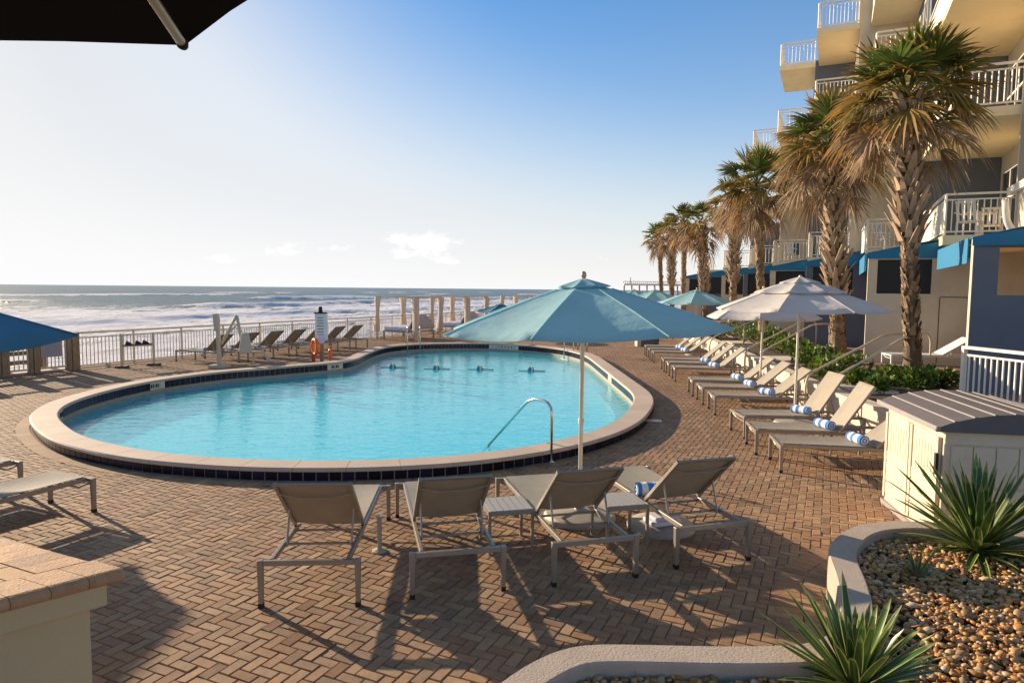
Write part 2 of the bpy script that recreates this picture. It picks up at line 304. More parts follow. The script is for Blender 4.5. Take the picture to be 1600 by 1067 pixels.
def seamat():
    mt, n, l, b = mk('sea_water'); b.inputs['IOR'].default_value = 1.33; b.inputs['Specular IOR Level'].default_value = .3
    at = n.new('ShaderNodeAttribute'); at.attribute_name = 'foam'
    t = n.new('ShaderNodeTexCoord')
    mp = n.new('ShaderNodeMapping'); mp.inputs['Rotation'].default_value = (0, 0, TH); mp.inputs['Scale'].default_value = (1, .35, 1); l.new(t.outputs['Object'], mp.inputs[0])
    nz = n.new('ShaderNodeTexNoise'); nz.inputs['Scale'].default_value = .16; nz.inputs['Detail'].default_value = 10; nz.inputs['Roughness'].default_value = .68; nz.inputs['Distortion'].default_value = 1.2; l.new(mp.outputs[0], nz.inputs['Vector'])
    nf = n.new('ShaderNodeTexNoise'); nf.inputs['Scale'].default_value = .9; nf.inputs['Detail'].default_value = 8; nf.inputs['Roughness'].default_value = .75; nf.inputs['Distortion'].default_value = .8; l.new(mp.outputs[0], nf.inputs['Vector'])
    s0 = n.new('ShaderNodeMath'); s0.operation = 'MULTIPLY_ADD'; s0.inputs[1].default_value = .8; s0.inputs[2].default_value = -.4; l.new(nf.outputs[0], s0.inputs[0]); s1_ = n.new('ShaderNodeMath'); l.new(s0.outputs[0], s1_.inputs[0]); l.new(nz.outputs[0], s1_.inputs[1])
    su = n.new('ShaderNodeMath'); su.operation = 'ADD'; l.new(at.outputs['Fac'], su.inputs[0]); l.new(s1_.outputs[0], su.inputs[1])
    q = n.new('ShaderNodeMapRange'); q.inputs[1].default_value = .96; q.inputs[2].default_value = 1.14; q.interpolation_type = 'SMOOTHSTEP'; l.new(su.outputs[0], q.inputs[0])
    mx_ = n.new('ShaderNodeMix'); mx_.data_type = 'RGBA'; l.new(q.outputs[0], mx_.inputs[0]); mx_.inputs[6].default_value = (.06, .12, .13, 1); mx_.inputs[7].default_value = (.72, .72, .74, 1)
    l.new(mx_.outputs[2], b.inputs['Base Color'])
    r2 = n.new('ShaderNodeMapRange'); r2.inputs[3].default_value = .32; r2.inputs[4].default_value = .9; l.new(q.outputs[0], r2.inputs[0]); l.new(r2.outputs[0], b.inputs['Roughness'])
    n2 = n.new('ShaderNodeTexNoise'); n2.inputs['Scale'].default_value = .5; n2.inputs['Detail'].default_value = 8; n2.inputs['Roughness'].default_value = .7; l.new(mp.outputs[0], n2.inputs['Vector'])
    bp = n.new('ShaderNodeBump'); bp.inputs['Strength'].default_value = 1; bp.inputs['Distance'].default_value = 1.1; l.new(n2.outputs[0], bp.inputs['Height']); l.new(bp.outputs[0], b.inputs['Normal'])
    return mt
M['sea'] = seamat()
# ------------------------------------------------------------------ pool outline (inner edge of the coping, height .17)
ZC = .17; ZW = -.13
pin = [(90, 647), (94, 655.6), (112, 670.6), (135, 682), (169, 691), (216, 700.6), (262, 707), (300, 710.5), (380, 716), (440, 718), (500, 718.6), (590, 717.5), (680, 713), (740, 708), (800, 700), (856, 690.6), (912, 676.6), (950, 662.5), (972, 649), (987, 632.5), (990.5, 621), (985.6, 611), (969, 597), (950, 582), (931, 567), (918, 557.5), (903, 551), (875, 544.6), (837, 540.4), (800, 538), (765, 536.2), (709, 536), (652, 537.3), (622, 539.4), (602, 542.5), (588, 546.5), (575, 552), (562, 558.4), (545, 563.4), (525, 566), (469, 570.6), (412, 575.3), (356, 579.5), (300, 586), (251, 592.8), (206, 601), (169, 609.7), (131, 620.5), (105, 631), (94, 639)]
P0 = [G(x, y, ZC) for x, y in pin]
def catmull(P, n=6):
    out = []; k = len(P)
    for i in range(k):
        a, b, c, d = P[(i - 1) % k], P[i], P[(i + 1) % k], P[(i + 2) % k]
        for j in range(n):
            t = j / n; out.append(.5 * ((2 * b) + (c - a) * t + (2 * a - 5 * b + 4 * c - d) * t * t + (3 * b - a - 3 * c + d) * t ** 3))
    return out
def resample(P, step, closed=True):
    Q = P + [P[0]] if closed else P
    s = [0]
    for i in range(len(Q) - 1): s.append(s[-1] + (Q[i + 1] - Q[i]).length)
    n = max(3, round(s[-1] / step)); out = []; j = 0
    for k in range(n if closed else n + 1):
        t = s[-1] * k / n
        while j < len(s) - 2 and s[j + 1] < t: j += 1
        u = (t - s[j]) / max(s[j + 1] - s[j], 1e-9); out.append(Q[j].lerp(Q[j + 1], min(max(u, 0), 1)))
    return out
for P in P0: P.z = 0
pool = resample(catmull(P0), .15)
for _ in range(6):
    pool = [(pool[i - 1] + pool[i] * 2 + pool[(i + 1) % len(pool)]) / 4 for i in range(len(pool))]
if sum(pool[i].x * pool[(i + 1) % len(pool)].y - pool[(i + 1) % len(pool)].x * pool[i].y for i in range(len(pool))) < 0: pool.reverse()   # now counter-clockwise
def offs(P, d, closed=True):
    n = len(P); out = []
    for i in range(n):
        a = P[(i - 1) % n] if closed or i > 0 else P[i]; b = P[(i + 1) % n] if closed or i < n - 1 else P[i]
        t = (b - a).normalized(); out.append(P[i] + Vector((t.y, -t.x, 0)) * d)
    return out
def strip(mb, I, O, zi, zo, z1i=None, z1o=None, closed=True, gap=.0, rs=None, t=0.0):
    n = len(I)
    for i in range(n if closed else n - 1):
        j = (i + 1) % n
        i0, i1, o0, o1 = I[i], I[j], O[i], O[j]
        if gap:
            g = gap / max((i1 - i0).length, .01); i0, i1 = i0.lerp(i1, g), i1.lerp(i0, g); g = gap / max((o1 - o0).length, .01); o0, o1 = o0.lerp(o1, g), o1.lerp(o0, g)
        mb.hexa([(i0.x, i0.y, zi), (o0.x, o0.y, zi), (o1.x, o1.y, zi), (i1.x, i1.y, zi), (i0.x, i0.y, zo), (o0.x, o0.y, zo), (o1.x, o1.y, zo), (i1.x, i1.y, zo)], t=t, r=(rs[i] if rs else None))
pl = empty('swimming_pool', (sum(p.x for p in pool) / len(pool), sum(p.y for p in pool) / len(pool), 0))
tag(pl, 'freeform swimming pool with raised stone coping and navy tile bands', 'swimming pool')
out40 = offs(pool, .40)
# wall body: grout behind the tiles, outer and inner face
mb = MB(); strip(mb, offs(pool, .03), offs(pool, .37), -1.3, ZC - .05); mb.build('wall', M['tilegrout'], pl)
mb = MB()
slabs = resample(pool, .62); so_ = offs(slabs, .405); si_ = offs(slabs, -.0)
# slabs follow the curve: three sub-quads per slab
fine = resample(pool, .155); fo = offs(fine, .405); k = 0
for i in range(len(fine)):
    j = (i + 1) % len(fine)
    r_ = random.Random(i // 4).random(); g0 = .0035 if i % 4 == 0 else 0; g1 = .0035 if i % 4 == 3 else 0
    i0, i1, o0, o1 = fine[i], fine[j], fo[i], fo[j]; dl = (i1 - i0).normalized()
    i0 = i0 + dl * g0; o0 = o0 + dl * g0; i1 = i1 - dl * g1; o1 = o1 - dl * g1
    w = (o0 - i0).normalized() * .018
    vs = [(*i0.xy, ZC - .05), (*i0.xy, ZC - .016), (*(i0 + w).xy, ZC), (*(o0 - w).xy, ZC), (*o0.xy, ZC - .016), (*o0.xy, ZC - .05),
          (*i1.xy, ZC - .05), (*i1.xy, ZC - .016), (*(i1 + w).xy, ZC), (*(o1 - w).xy, ZC), (*o1.xy, ZC - .016), (*o1.xy, ZC - .05)]
    fs = [(q, q + 1, q + 7, q + 6) for q in range(5)] + [(5, 0, 6, 11), (0, 5, 4, 3, 2, 1), (6, 7, 8, 9, 10, 11)]
    mb.add(vs, [f[::-1] for f in fs], r=r_)
mb.build('coping', M['coping'], pl)
mb = MB(); strip(mb, offs(pool, .01), offs(pool, .395), ZC - .047, ZC - .004); mb.build('coping_joint', M['copegrout'], pl)
depthpx = [(108, 636), (253, 594), (527, 566), (785, 537.5), (950, 583)]
dpos = [G(x, y, ZC) for x, y in depthpx]
def tiles(P, d0, d1, z0, z1, step, skip=None):
    runs = []; cur = None; Q = resample(P, step); I = offs(Q, d0); O = offs(Q, d1); n = len(Q)
    for i in range(n):
        j = (i + 1) % n; c = (Q[i] + Q[j]) / 2; isd = False
        if skip:
            for k, dp in enumerate(dpos):
                if (c - Vector((dp.x, dp.y, 0))).length < (.62 if k == 3 else .24): isd = True
        g = .007; dl = (I[j] - I[i]).normalized() * g; dlo = (O[j] - O[i]).normalized() * g
        i0, i1, o0, o1 = I[i] + dl, I[j] - dl, O[i] + dlo, O[j] - dlo
        if cur != isd: runs.append((isd, MB())); cur = isd
        runs[-1][1].hexa([(*i0.xy, z0), (*o0.xy, z0), (*o1.xy, z0), (*i1.xy, z0), (*i0.xy, z1), (*o0.xy, z1), (*o1.xy, z1), (*i1.xy, z1)])
    return runs
tiles(pool, .36, .378, .004, ZC - .053, .15)[0][1].build('outer_tile_band', M['tile'], pl)
dmk = []
for isd, mq in tiles(pool, .022, .036, -.05, ZC - .056, .15, skip=True):
    o_ = mq.build('depth_marker' if isd else 'inner_tile_band', M['depth'] if isd else M['tile'], pl)
for k, dp in enumerate(dpos[:4]):
    # dark strokes on every marker
    mb = MB(); jn = min(range(len(pool)), key=lambda q: (pool[q] - Vector((dp.x, dp.y, 0))).length); p = pool[jn]; t = (pool[(jn + 1) % len(pool)] - pool[jn - 1]).normalized(); nrm = Vector((t.y, -t.x, 0))
    for s in ([-.1, -.04, .05, .11] if k != 3 else [-.5, -.36, -.2, -.05, .1, .26, .42]):
        q = p + t * s + nrm * .0135; mb.bar((q.x, q.y, .0), (q.x, q.y, .08), .03, .014)
    mb.build('depth_marking', M['mark'], pl)
mb = MB(); n = len(pool); inn = offs(pool, .031); deep = offs(pool, -.0)
for i in range(n):
    j = (i + 1) % n; mb.add([(*inn[i].xy, -1.25), (*inn[j].xy, -1.25), (*inn[j].xy, -.055), (*inn[i].xy, -.055)], [(3, 2, 1, 0)])
def fillpoly(loops, z):
    tri = geometry.tessellate_polygon([[Vector((p.x, p.y, 0)) for p in lp] for lp in loops]); flat = [p for lp in loops for p in lp]
    vs = [(p.x, p.y, z) for p in flat]; fs = []
    for a, b, c in tri:
        A_, B_, C_ = flat[a], flat[b], flat[c]; cr = (B_.x - A_.x) * (C_.y - A_.y) - (B_.y - A_.y) * (C_.x - A_.x)
        if abs(cr) > 1e-9: fs.append((a, b, c) if cr > 0 else (a, c, b))
    return vs, fs
vs, fs = fillpoly([inn], -.40); mb.add(vs, fs)
mb.build('basin', M['plaster'], pl)
mb = MB(); vs, fs = fillpoly([inn], ZW); mb.add(vs, fs); wt = mb.build('pool_water', M['water']); tag(wt, kind='structure')
# underwater bench at both rounded ends
mb = MB()
for (i0, i1) in ((0, 1),):
    seg = [p for p in pool]
    for i in range(len(seg)):
        p = seg[i]; j = (i + 1) % len(seg)
        if (p.x < -7.6 or p.x > 1.9) and p.y < 17.5:
            a, b = inn[i], inn[j]; c, d = offs(pool, -.38)[i], offs(pool, -.38)[j]
            mb.hexa([(*c.xy, -.39), (*a.xy, -.39), (*b.xy, -.39), (*d.xy, -.39), (*c.xy, -.27), (*a.xy, -.27), (*b.xy, -.27), (*d.xy, -.27)])
mb.build('bench', M['depth'], pl)
# ------------------------------------------------------------------ deck
FB = -19.4                       # the sea fence runs along b = FB
bedline = [Vector(p) for p in ((4.6, 3.0, 0), (5.9, 8.3, 0), (6.0, 12, 0), (6.25, 14.5, 0), (6.7, 18, 0), (7.3, 23, 0), (8.0, 29, 0), (8.8, 36, 0), (10.4, 52, 0), (12, 66, 0))]
def bedx(y):
    for i in range(len(bedline) - 1):
        a, b = bedline[i], bedline[i + 1]
        if a.y <= y <= b.y: return a.x + (b.x - a.x) * (y - a.y) / (b.y - a.y)
    return bedline[0].x if y < bedline[0].y else bedline[-1].x
# raised stone bed, foreground right
ZB = .35
opx = [(700, 1130), (776, 1067), (812, 1041), (860, 1017), (895, 1005), (950, 1004), (1130, 1008), (1220, 1007), (1280, 1003), (1307, 975), (1313, 940), (1307, 901), (1293, 864), (1294, 850), (1318, 827), (1350, 816), (1404, 812), (1464, 815), (1560, 824), (1760, 846)]
bedo = resample([G(x, y, ZB) for x, y in opx], .09, closed=False)
for p in bedo: p.z = 0
for _ in range(3): bedo = [bedo[0]] + [(bedo[i - 1] + bedo[i] * 2 + bedo[i + 1]) / 4 for i in range(1, len(bedo) - 1)] + [bedo[-1]]
bedpoly = bedo + [Vector((7.0, 5.8, 0)), Vector((7.0, 1.5, 0)), Vector((0.2, 1.5, 0))]
def inpoly(x, y, P):
    ins = np.zeros(len(x), bool); n = len(P)
    for i in range(n):
        a, b = P[i], P[(i + 1) % n]
        if a.y == b.y: continue
        c = ((a.y > y) != (b.y > y)) & (x < (b.x - a.x) * (y - a.y) / (b.y - a.y) + a.x); ins ^= c
    return ins
def herring():
    w = .0865; amin, amax, bmin, bmax = -3, 62, FB + .15, 12
    xi = np.arange(int(bmin / w), int(bmax / w)); yi = np.arange(int(amin / w), int(amax / w)); X, Y = np.meshgrid(xi, yi); X = X.ravel(); Y = Y.ravel()
    r = (X - Y) % 4
    h = r == 0; v = r == 3
    cb = np.concatenate([(X[h] + 1) * w, (X[v] + .5) * w]); ca = np.concatenate([(Y[h] + .5) * w, (Y[v] + 1) * w])
    hb = np.concatenate([np.full(h.sum(), w), np.full(v.sum(), w / 2)]); ha = np.concatenate([np.full(h.sum(), w / 2), np.full(v.sum(), w)])
    x = ca * AX.x + cb * BX.x; y = ca * AX.y + cb * BX.y
    ok = (y > 1.6) & (np.abs(x) < y * .83 + 1.2) & (x < np.interp(y, [p.y for p in bedline], [p.x for p in bedline]) + .1)
    ok &= ~inpoly(x, y, offs(pool, .56)); ok &= ~inpoly(x, y, bedpoly)
    cb, ca, hb, ha, x, y = [q[ok] for q in (cb, ca, hb, ha, x, y)]
    n = len(cb); g = .0026; bv = .005; z1 = 0.0; z0 = -.007
    ju = rng.normal(0, .0012, n)
    vs = np.zeros((n, 8, 3)); sg = np.array([(-1, -1), (1, -1), (1, 1), (-1, 1)])
    jz = rng.normal(0, .0011, n)
    for k, (su, sv) in enumerate(sg):
        for lv, (ins, zz) in enumerate(((g, z0), (g + bv, z1))):
            bb = cb + su * (hb - ins) + ju; aa = ca + sv * (ha - ins)
            vs[:, k + 4 * lv, 0] = aa * AX.x + bb * BX.x; vs[:, k + 4 * lv, 1] = aa * AX.y + bb * BX.y; vs[:, k + 4 * lv, 2] = zz + (jz + su * ju if lv else 0)
    q = np.array([(4, 5, 6, 7), (0, 1, 5, 4), (1, 2, 6, 5), (2, 3, 7, 6), (3, 0, 4, 7)])
    q = q[:, ::1]; fs = (q[None] + (np.arange(n) * 8)[:, None, None]).reshape(-1, 4)
    rr = np.repeat(rng.random(n), 5)
    return vs.reshape(-1, 3), fs, rr
vs, fs, rr = herring()
def bigmesh(name, vs, fs, mt, attrs, smooth=False):
    me = bpy.data.meshes.new(name); nf = len(fs); k = fs.shape[1]
    me.vertices.add(len(vs)); me.vertices.foreach_set('co', np.asarray(vs, np.float32).ravel())
    me.loops.add(nf * k); me.loops.foreach_set('vertex_index', fs.astype(np.int32).ravel())
    me.polygons.add(nf); me.polygons.foreach_set('loop_start', np.arange(0, nf * k, k, dtype=np.int32)); me.polygons.foreach_set('loop_total', np.full(nf, k, np.int32))
    me.polygons.foreach_set('use_smooth', np.full(nf, smooth))
    me.update(calc_edges=True); me.validate()
    if not smooth: me.shade_flat()
    for nm, dom, val in attrs:
        a = me.attributes.new(nm, 'FLOAT', dom); a.data.foreach_set('value', np.asarray(val, np.float32))
    me.materials.append(mt); o = bpy.data.objects.new(name, me); COL.objects.link(o); return o
# brick herringbone faces: make sure they look up
def upfix(vs, fs):
    a, b, c = vs[fs[:, 0]], vs[fs[:, 1]], vs[fs[:, 2]]; nz = np.cross(b - a, c - a)[:, 2]; fs[nz < 0] = fs[nz < 0][:, ::-1]; return fs
fs = upfix(vs, fs)
tag(bigmesh('paver_deck', vs, fs, M['brick'], [('rnd', 'FACE', rr)]), kind='structure')
deck_outer = [ab(-14, FB - .25), ab(75, FB - .25), ab(75, 30), ab(-14, 30)]
vs, fs = fillpoly([deck_outer, offs(pool, .36)], -.0075); mb = MB(); mb.add(vs, fs)
tag(mb.build('deck_ground', M['grout']), kind='structure')
mb = MB()
for a_, b_ in ((offs(resample(pool, .105), .41), offs(resample(pool, .105), .60)),):
    strip(mb, a_, b_, -.006, .003, gap=.003)
ring = [G(x, y) for x, y in ((1330, 846), (1262, 862), (1224, 885), (1210, 915), (1211, 960), (1219, 1006), (1225, 1030))]
rs_ = resample(ring, .1, closed=False)
strip(mb, rs_, offs(rs_, -.19, False), -.006, .004, closed=False, gap=.003); q = offs(rs_, -.2, False); strip(mb, q, offs(rs_, -.39, False), -.006, .0045, closed=False, gap=.003)
tag(mb.build('paver_border', M['brick']), kind='structure')
mb = MB(); mb.abox(-14, FB - .6, -4.2, 75, FB - .25, .03); tag(mb.build('seawall', M['bwhite']), 'long pale seawall carrying the fence above the surf', 'wall')
mb = MB(); mb.add([(-900, -900, -4.6), (900, -900, -4.6), (900, 2500, -4.6), (-900, 2500, -4.6)], [(0, 1, 2, 3)]); tag(mb.build('beach', M['sand']), kind='structure')
# ------------------------------------------------------------------ sea
def vnoise(x, y, seed):
    g = np.random.default_rng(seed).random((256, 256)); xi = np.floor(x).astype(int); yi = np.floor(y).astype(int); fx = x - xi; fy = y - yi
    fx = fx * fx * (3 - 2 * fx); fy = fy * fy * (3 - 2 * fy); xi &= 255; yi &= 255; x1 = (xi + 1) & 255; y1 = (yi + 1) & 255
    return (g[xi, yi] * (1 - fx) + g[x1, yi] * fx) * (1 - fy) + (g[xi, y1] * (1 - fx) + g[x1, y1] * fx) * fy
def fbm(x, y, s, o=4): return sum(vnoise(x * 2 ** k, y * 2 ** k, s + k) * .5 ** k for k in range(o)) / (2 - .5 ** (o - 1))
def sea():
    az_ = np.radians(np.linspace(-75, 40, 620)); rad = np.concatenate([np.geomspace(30, 700, 620), np.geomspace(706, 30000, 90)])
    A_, D_ = np.meshgrid(az_, rad); x = D_ * np.sin(A_); y = D_ * np.cos(A_)
    a = x * AX.x + y * AX.y; t = -(x * BX.x + y * BX.y) + FB            # a along the shore, t out to sea from the wall
    z = np.zeros_like(x); foam = np.zeros_like(x)
    warp = (fbm(a / 60, t / 90, 11) - .5) * 46
    for (t0, amp, wd, sc, thr, sd_) in [(62, .5, 4, 35, .38, 21), (92, .9, 5, 40, .42, 22), (120, 1.0, 6, 45, .5, 23), (150, 1.5, 7, 55, .46, 24), (188, 1.5, 8, 60, .5, 25), (235, 1.9, 10, 70, .5, 26), (300, 1.8, 12, 90, .56, 27), (380, 1.6, 14, 110, .62, 28), (480, 1.2, 16, 120, .66, 29), (600, 1.0, 18, 140, .7, 30)]:
        k = np.clip((vnoise(a / sc + sd_, t * 0 + sd_, sd_) - thr) / .25 + .25, 0.12, 1)
        c = t0 + warp + (vnoise(a / 25, a * 0 + .5, sd_ + 5) - .5) * 12
        u = (t - c) / wd; prof = np.where(u < 0, np.exp(-(u / .7) ** 2), np.exp(-(u / 1.3) ** 2)); h = amp * .95 * k * prof
        z = np.maximum(z, h)
        foam = np.maximum(foam, np.clip(k * 1.5 - .2, 0, 1) * np.where(u < .35, np.exp(-(u - .35) ** 2 / 1.9), np.exp(-((u - .35) / .4) ** 2)) * 1.1)
    surf = .66 * np.exp(-(np.maximum(t - 120, 0) / 95) ** 2) + .42 * (fbm(a / 30, t / 9, 51) - .5)
    surf = np.where(t < 45, .62, surf)
    foam = np.maximum(foam, np.where(t < 330, surf, 0)) - np.where(t > 260, .1, 0)
    z += (fbm(a / 9, t / 4, 71) - .5) * .7 * np.clip(t / 60, .1, 1) * np.exp(-D_ / 900)
    v = np.stack([x, y, z - 4.0], -1).reshape(-1, 3); nr, nc = x.shape
    i = (np.arange(nr - 1)[:, None] * nc + np.arange(nc - 1)[None]).ravel(); f = np.stack([i, i + 1, i + nc + 1, i + nc], -1)
    f = upfix(v, f)
    return v, f, foam.ravel()
vs, fs, fo_ = sea()
tag(bigmesh('sea', vs, fs, M['sea'], [('foam', 'POINT', fo_)], smooth=True), kind='structure')
# ------------------------------------------------------------------ fence along the sea
def railing(root, P, Q, z, h=1.04, mt=None, post=True, names=('top_rail', 'bottom_rail', 'baluster_panel', 'post'), sp=.11, th=.045, cap=.07, posts=2.2, bt=.018):
    mt = mt or M['whiterail']; P = Vector(P); Q = Vector(Q); d = Q - P; Ln = d.length; u = d / Ln; o = Vector((0, 0, 1))
    mb = MB(); mb.bar(P + o * (z + h), Q + o * (z + h), cap, .05); mb.bar(P + o * (z + h - .14), Q + o * (z + h - .14), .03, .035); mb.build(names[0], mt, root)
    mb = MB(); mb.bar(P + o * (z + .09), Q + o * (z + .09), .035, .04); mb.build(names[1], mt, root)
    mb = MB(); n = max(1, int(Ln / sp))
    for i in range(1, n):
        p = P + u * (Ln * i / n); mb.bar(p + o * (z + .11), p + o * (z + h - .155), bt, bt)
    mb.build(names[2], mt, root)
    k = max(1, round(Ln / posts))
    for i in range(k + 1):
        p = P + u * (Ln * i / k); mb = MB(); mb.bar(p + o * z, p + o * (z + h - .026), th, th); mb.build(names[3], mt, root)
fr = empty('sea_fence', ab(13.0, FB, 0)); tag(fr, 'long beige metal picket fence with a flat handrail along the sea side of the deck', 'fence')
railing(fr, ab(12.35, FB), ab(38, FB), .0, mt=M['rail'], posts=1.75, cap=.1, sp=.115)
mb = MB()
for i in range(8): c = ab(13.2 + i * 3.4, FB + .02, .03); mb.box(c.x - .05, c.y - .05, 0, c.x + .05, c.y + .05, .1)
mb.build('post_foot', M['rail'], fr)
# timber gateway and stair fence at the left edge
tg = empty('timber_gate', ab(10.6, FB, 0)); tag(tg, 'weathered timber gateway with picket gates at the far left of the deck', 'gate')
for a_, w in ((12.0, .34), (11.0, .26), (10.2, .3), (9.2, .3)):
    mb = MB()
    for k in range(3): mb.abox(a_ + k * w / 3, FB - .08 + .03 * (k == 1), 0, a_ + (k + 1) * w / 3 - .01, FB + .1 + .03 * (k == 1), 1.05)
    mb.build('post', M['wood'], tg, bevel=.006)
for a0, a1 in ((11.28, 11.98), (10.52, 10.98), (9.52, 10.18)):
    mb = MB(); mb.abox(a0, FB + .0, .1, a1, FB + .04, .15); mb.abox(a0, FB, .93, a1, FB + .04, .99); n = int((a1 - a0) / .1)
    for k in range(n + 1): a_ = a0 + (a1 - a0) * k / n; mb.abox(a_ - .01, FB + .01, .15, a_ + .01, FB + .03, .93)
    mb.build('picket_panel', M['rail'], tg)
mb = MB()
for z in (-.5, -.2, .12, .38, .62, .86): mb.abox(8, FB - 1.5, z, 12.2, FB - 1.45, z + .12)
for a_ in (8.3, 9.6, 10.9, 12.1): mb.abox(a_, FB - 1.45, -4, a_ + .14, FB - 1.3, 1.0)
tag(mb.build('stair_fence', M['darkwood']), 'dark timber rail fence of the beach stairs behind the gateway', 'fence')
mb = MB(); mb.abox(11.3, FB + .045, .42, 11.85, FB + .06, .93); sg = mb.build('gate_sign', M['steelgrey']); tag(sg, 'flat grey notice board hung on the timber gateway', 'sign'); sg.data.materials[0] = mat('grey_board', (.33, .32, .36), .6)
# ------------------------------------------------------------------ lounger
PROTO = {}
def lounger(angle, white=False):
    key = (angle, white)
    if key in PROTO: return copy_tree(PROTO[key])
    fm = M['white'] if white else M['frame']; sm_ = M['white'] if white else M['sling']
    root = empty('sun_lounger', (0, 0, 0)); hw = .36; ri = .285; Z = .345; LN = 1.93; HY = 1.19
    for sx in (-1, 1):
        for y in (0, LN):
            mb = MB(); x = sx * hw; o = .02 * (1 if y == 0 else 0)
            mb.hexa([(x - .017, y - .02, .02), (x + .017, y - .02, .02), (x + .017, y + .02, .02), (x - .017, y + .02, .02), (x - .022, y - .024, Z + .02), (x + .022, y - .024, Z + .02), (x + .022, y + .024, Z + .02), (x - .022, y + .024, Z + .02)])
            lg = mb.build('leg', fm, root, world=False, bevel=.004)
            mb = MB(); mb.box(x - .019, y - .022, 0, x + .019, y + .022, .035); mb.build('foot_cap', M['rubber'], lg, world=False)
    mb = MB()
    mb.box(-hw + .022, -.02, Z - .022, hw - .022, .02, Z + .018); mb.box(-hw + .022, LN - .02, Z - .022, hw - .022, LN + .02, Z + .018)
    for sx in (-1, 1): mb.bar((sx * ri, .02, Z), (sx * ri, LN - .02, Z), .03, .045)
    mb.tube([(-ri, 1.5, Z - .02), (ri, 1.5, Z - .02)], .011); mb.tube([(-ri, HY, Z - .02), (ri, HY, Z - .02)], .011)
    mb.build('frame', fm, root, world=False, bevel=.004)
    mb = MB(); mb.tube([(-hw + .03, .01, Z - .03), (-.2, .04, Z - .09), (.2, .04, Z - .09), (hw - .03, .01, Z - .03)], .009); mb.build('foot_brace', fm, root, world=False)
    mb = MB(); n = 16; vs = []; fs = []
    for lay in (0, 1):
        for i in range(n + 1):
            y = .015 + (HY - .03) * i / n
            for j in range(7):
                x = -ri + .012 + (2 * ri - .024) * j / 6; s = (1 - (j / 3 - 1) ** 2) * .02 * math.sin(math.pi * (i / n) ** .8)
                vs.append((x, y, Z + .034 - s - .006 * lay))
    for lay in (0, 1):
        for i in range(n):
            for j in range(6):
                a = lay * (n + 1) * 7 + i * 7 + j; q = (a, a + 1, a + 8, a + 7); fs.append(q if lay == 0 else q[::-1])
    mb.add(vs, fs); mb.build('seat_sling', sm_, root, world=False, smooth=True)
    ca, sa = math.cos(R(angle)), math.sin(R(angle)); BL = .80
    def bp(x, t, o=0): return (x, HY + ca * t - sa * o, Z + .03 + sa * t + ca * o)
    mb = MB()
    for sx in (-1, 1): mb.bar(bp(sx * ri, 0), bp(sx * ri, BL), .026, .034, up=(0, -sa, ca))
    mb.bar(bp(-ri, BL - .01), bp(ri, BL - .01), .03, .02, up=(0, -sa, ca))
    mb.tube([bp(-ri, BL - .14, -.015), bp(-.12, BL - .19, -.03), (bp(.12, BL - .19, -.03)), bp(ri, BL - .14, -.015)], .007)
    mb.build('backrest_frame', fm, root, world=False, bevel=.003)
    mb = MB(); vs = []; fs = []; n = 10
    for lay in (0, 1):
        for i in range(n + 1):
            for j in range(7):
                s = (1 - (j / 3 - 1) ** 2) * .014; vs.append(bp(-ri + .01 + (2 * ri - .02) * j / 6, .02 + (BL - .03) * i / n, .016 - s - .005 * lay))
    for lay in (0, 1):
        for i in range(n):
            for j in range(6):
                a = lay * (n + 1) * 7 + i * 7 + j; q = (a, a + 1, a + 8, a + 7); fs.append(q if lay == 0 else q[::-1])
    mb.add(vs, fs); mb.build('backrest_sling', sm_, root, world=False, smooth=True)
    for sx in (-1, 1):
        mb = MB(); mb.tube([bp(sx * (ri - .03), .38, -.02), (sx * (ri - .03), min(HY + ca * .38 + .12, LN - .08), Z - .01)], .009); mb.build('backrest_strut', fm, root, world=False)
    PROTO[key] = root; return root
def place(o, foot, head_dir, label, group, cat='sun lounger'):
    o.location = (foot.x, foot.y, foot.z); d = head_dir; o.rotation_euler = (0, 0, math.atan2(-d.x, d.y)); tag(o, label, cat, group); return o
def from_feet(near, far, z=0, head=1):
    a = G(*near, z); b = G(*far, z); c = (a + b) / 2; w = (b - a).normalized(); h = Vector((w.y, -w.x, 0)) * head
    return c, h
TW = {}
def towel(loc, ang, label, group='rolled towels on the loungers'):
    if 'p' not in TW:
        root = MB(); seg = 20; rings = 15; Ln = .31
        vs = []; fs = []; tt = []
        for i in range(rings + 1):
            rr_ = .072 + .003 * math.sin(i * 1.7)
            for j in range(seg):
                t = 2 * math.pi * j / seg; vs.append((-Ln / 2 + Ln * i / rings, rr_ * math.cos(t), rr_ * .92 * math.sin(t) + .064))
        pat = [1, 1, 0, 0, 0, 1, 1, 1, 0, 0, 0, 0, 1, 1, 1]
        for i in range(rings):
            for j in range(seg):
                j2 = (j + 1) % seg; fs.append((i * seg + j, (i + 1) * seg + j, (i + 1) * seg + j2, i * seg + j2)); tt.append(pat[i])
        root.add(vs, fs, t=tt)
        for e, sx in ((0, -1), (rings, 1)):
            for k in range(4):
                r0, r1 = .072 - k * .018, .072 - (k + 1) * .018; vs = []; fs = []
                for j in range(seg):
                    t = 2 * math.pi * j / seg
                    for q in (r0, r1): vs.append((sx * (Ln / 2 + .006 * (k % 2)), q * math.cos(t), q * .92 * math.sin(t) + .064))
                for j in range(seg):
                    j2 = (j + 1) % seg; fs.append((2 * j, 2 * j2, 2 * j2 + 1, 2 * j + 1) if sx < 0 else (2 * j + 1, 2 * j2 + 1, 2 * j2, 2 * j))
                root.add(vs, fs, t=float(k % 2 == 0))
        o = root.build('rolled_towel', M['towel'], smooth=True); TW['p'] = o
    else: o = TW['p'].copy(); COL.objects.link(o)
    o.location = loc; o.rotation_euler = (0, 0, ang); tag(o, label, 'towel', group); return o
GR = 'sun loungers set out around the pool'
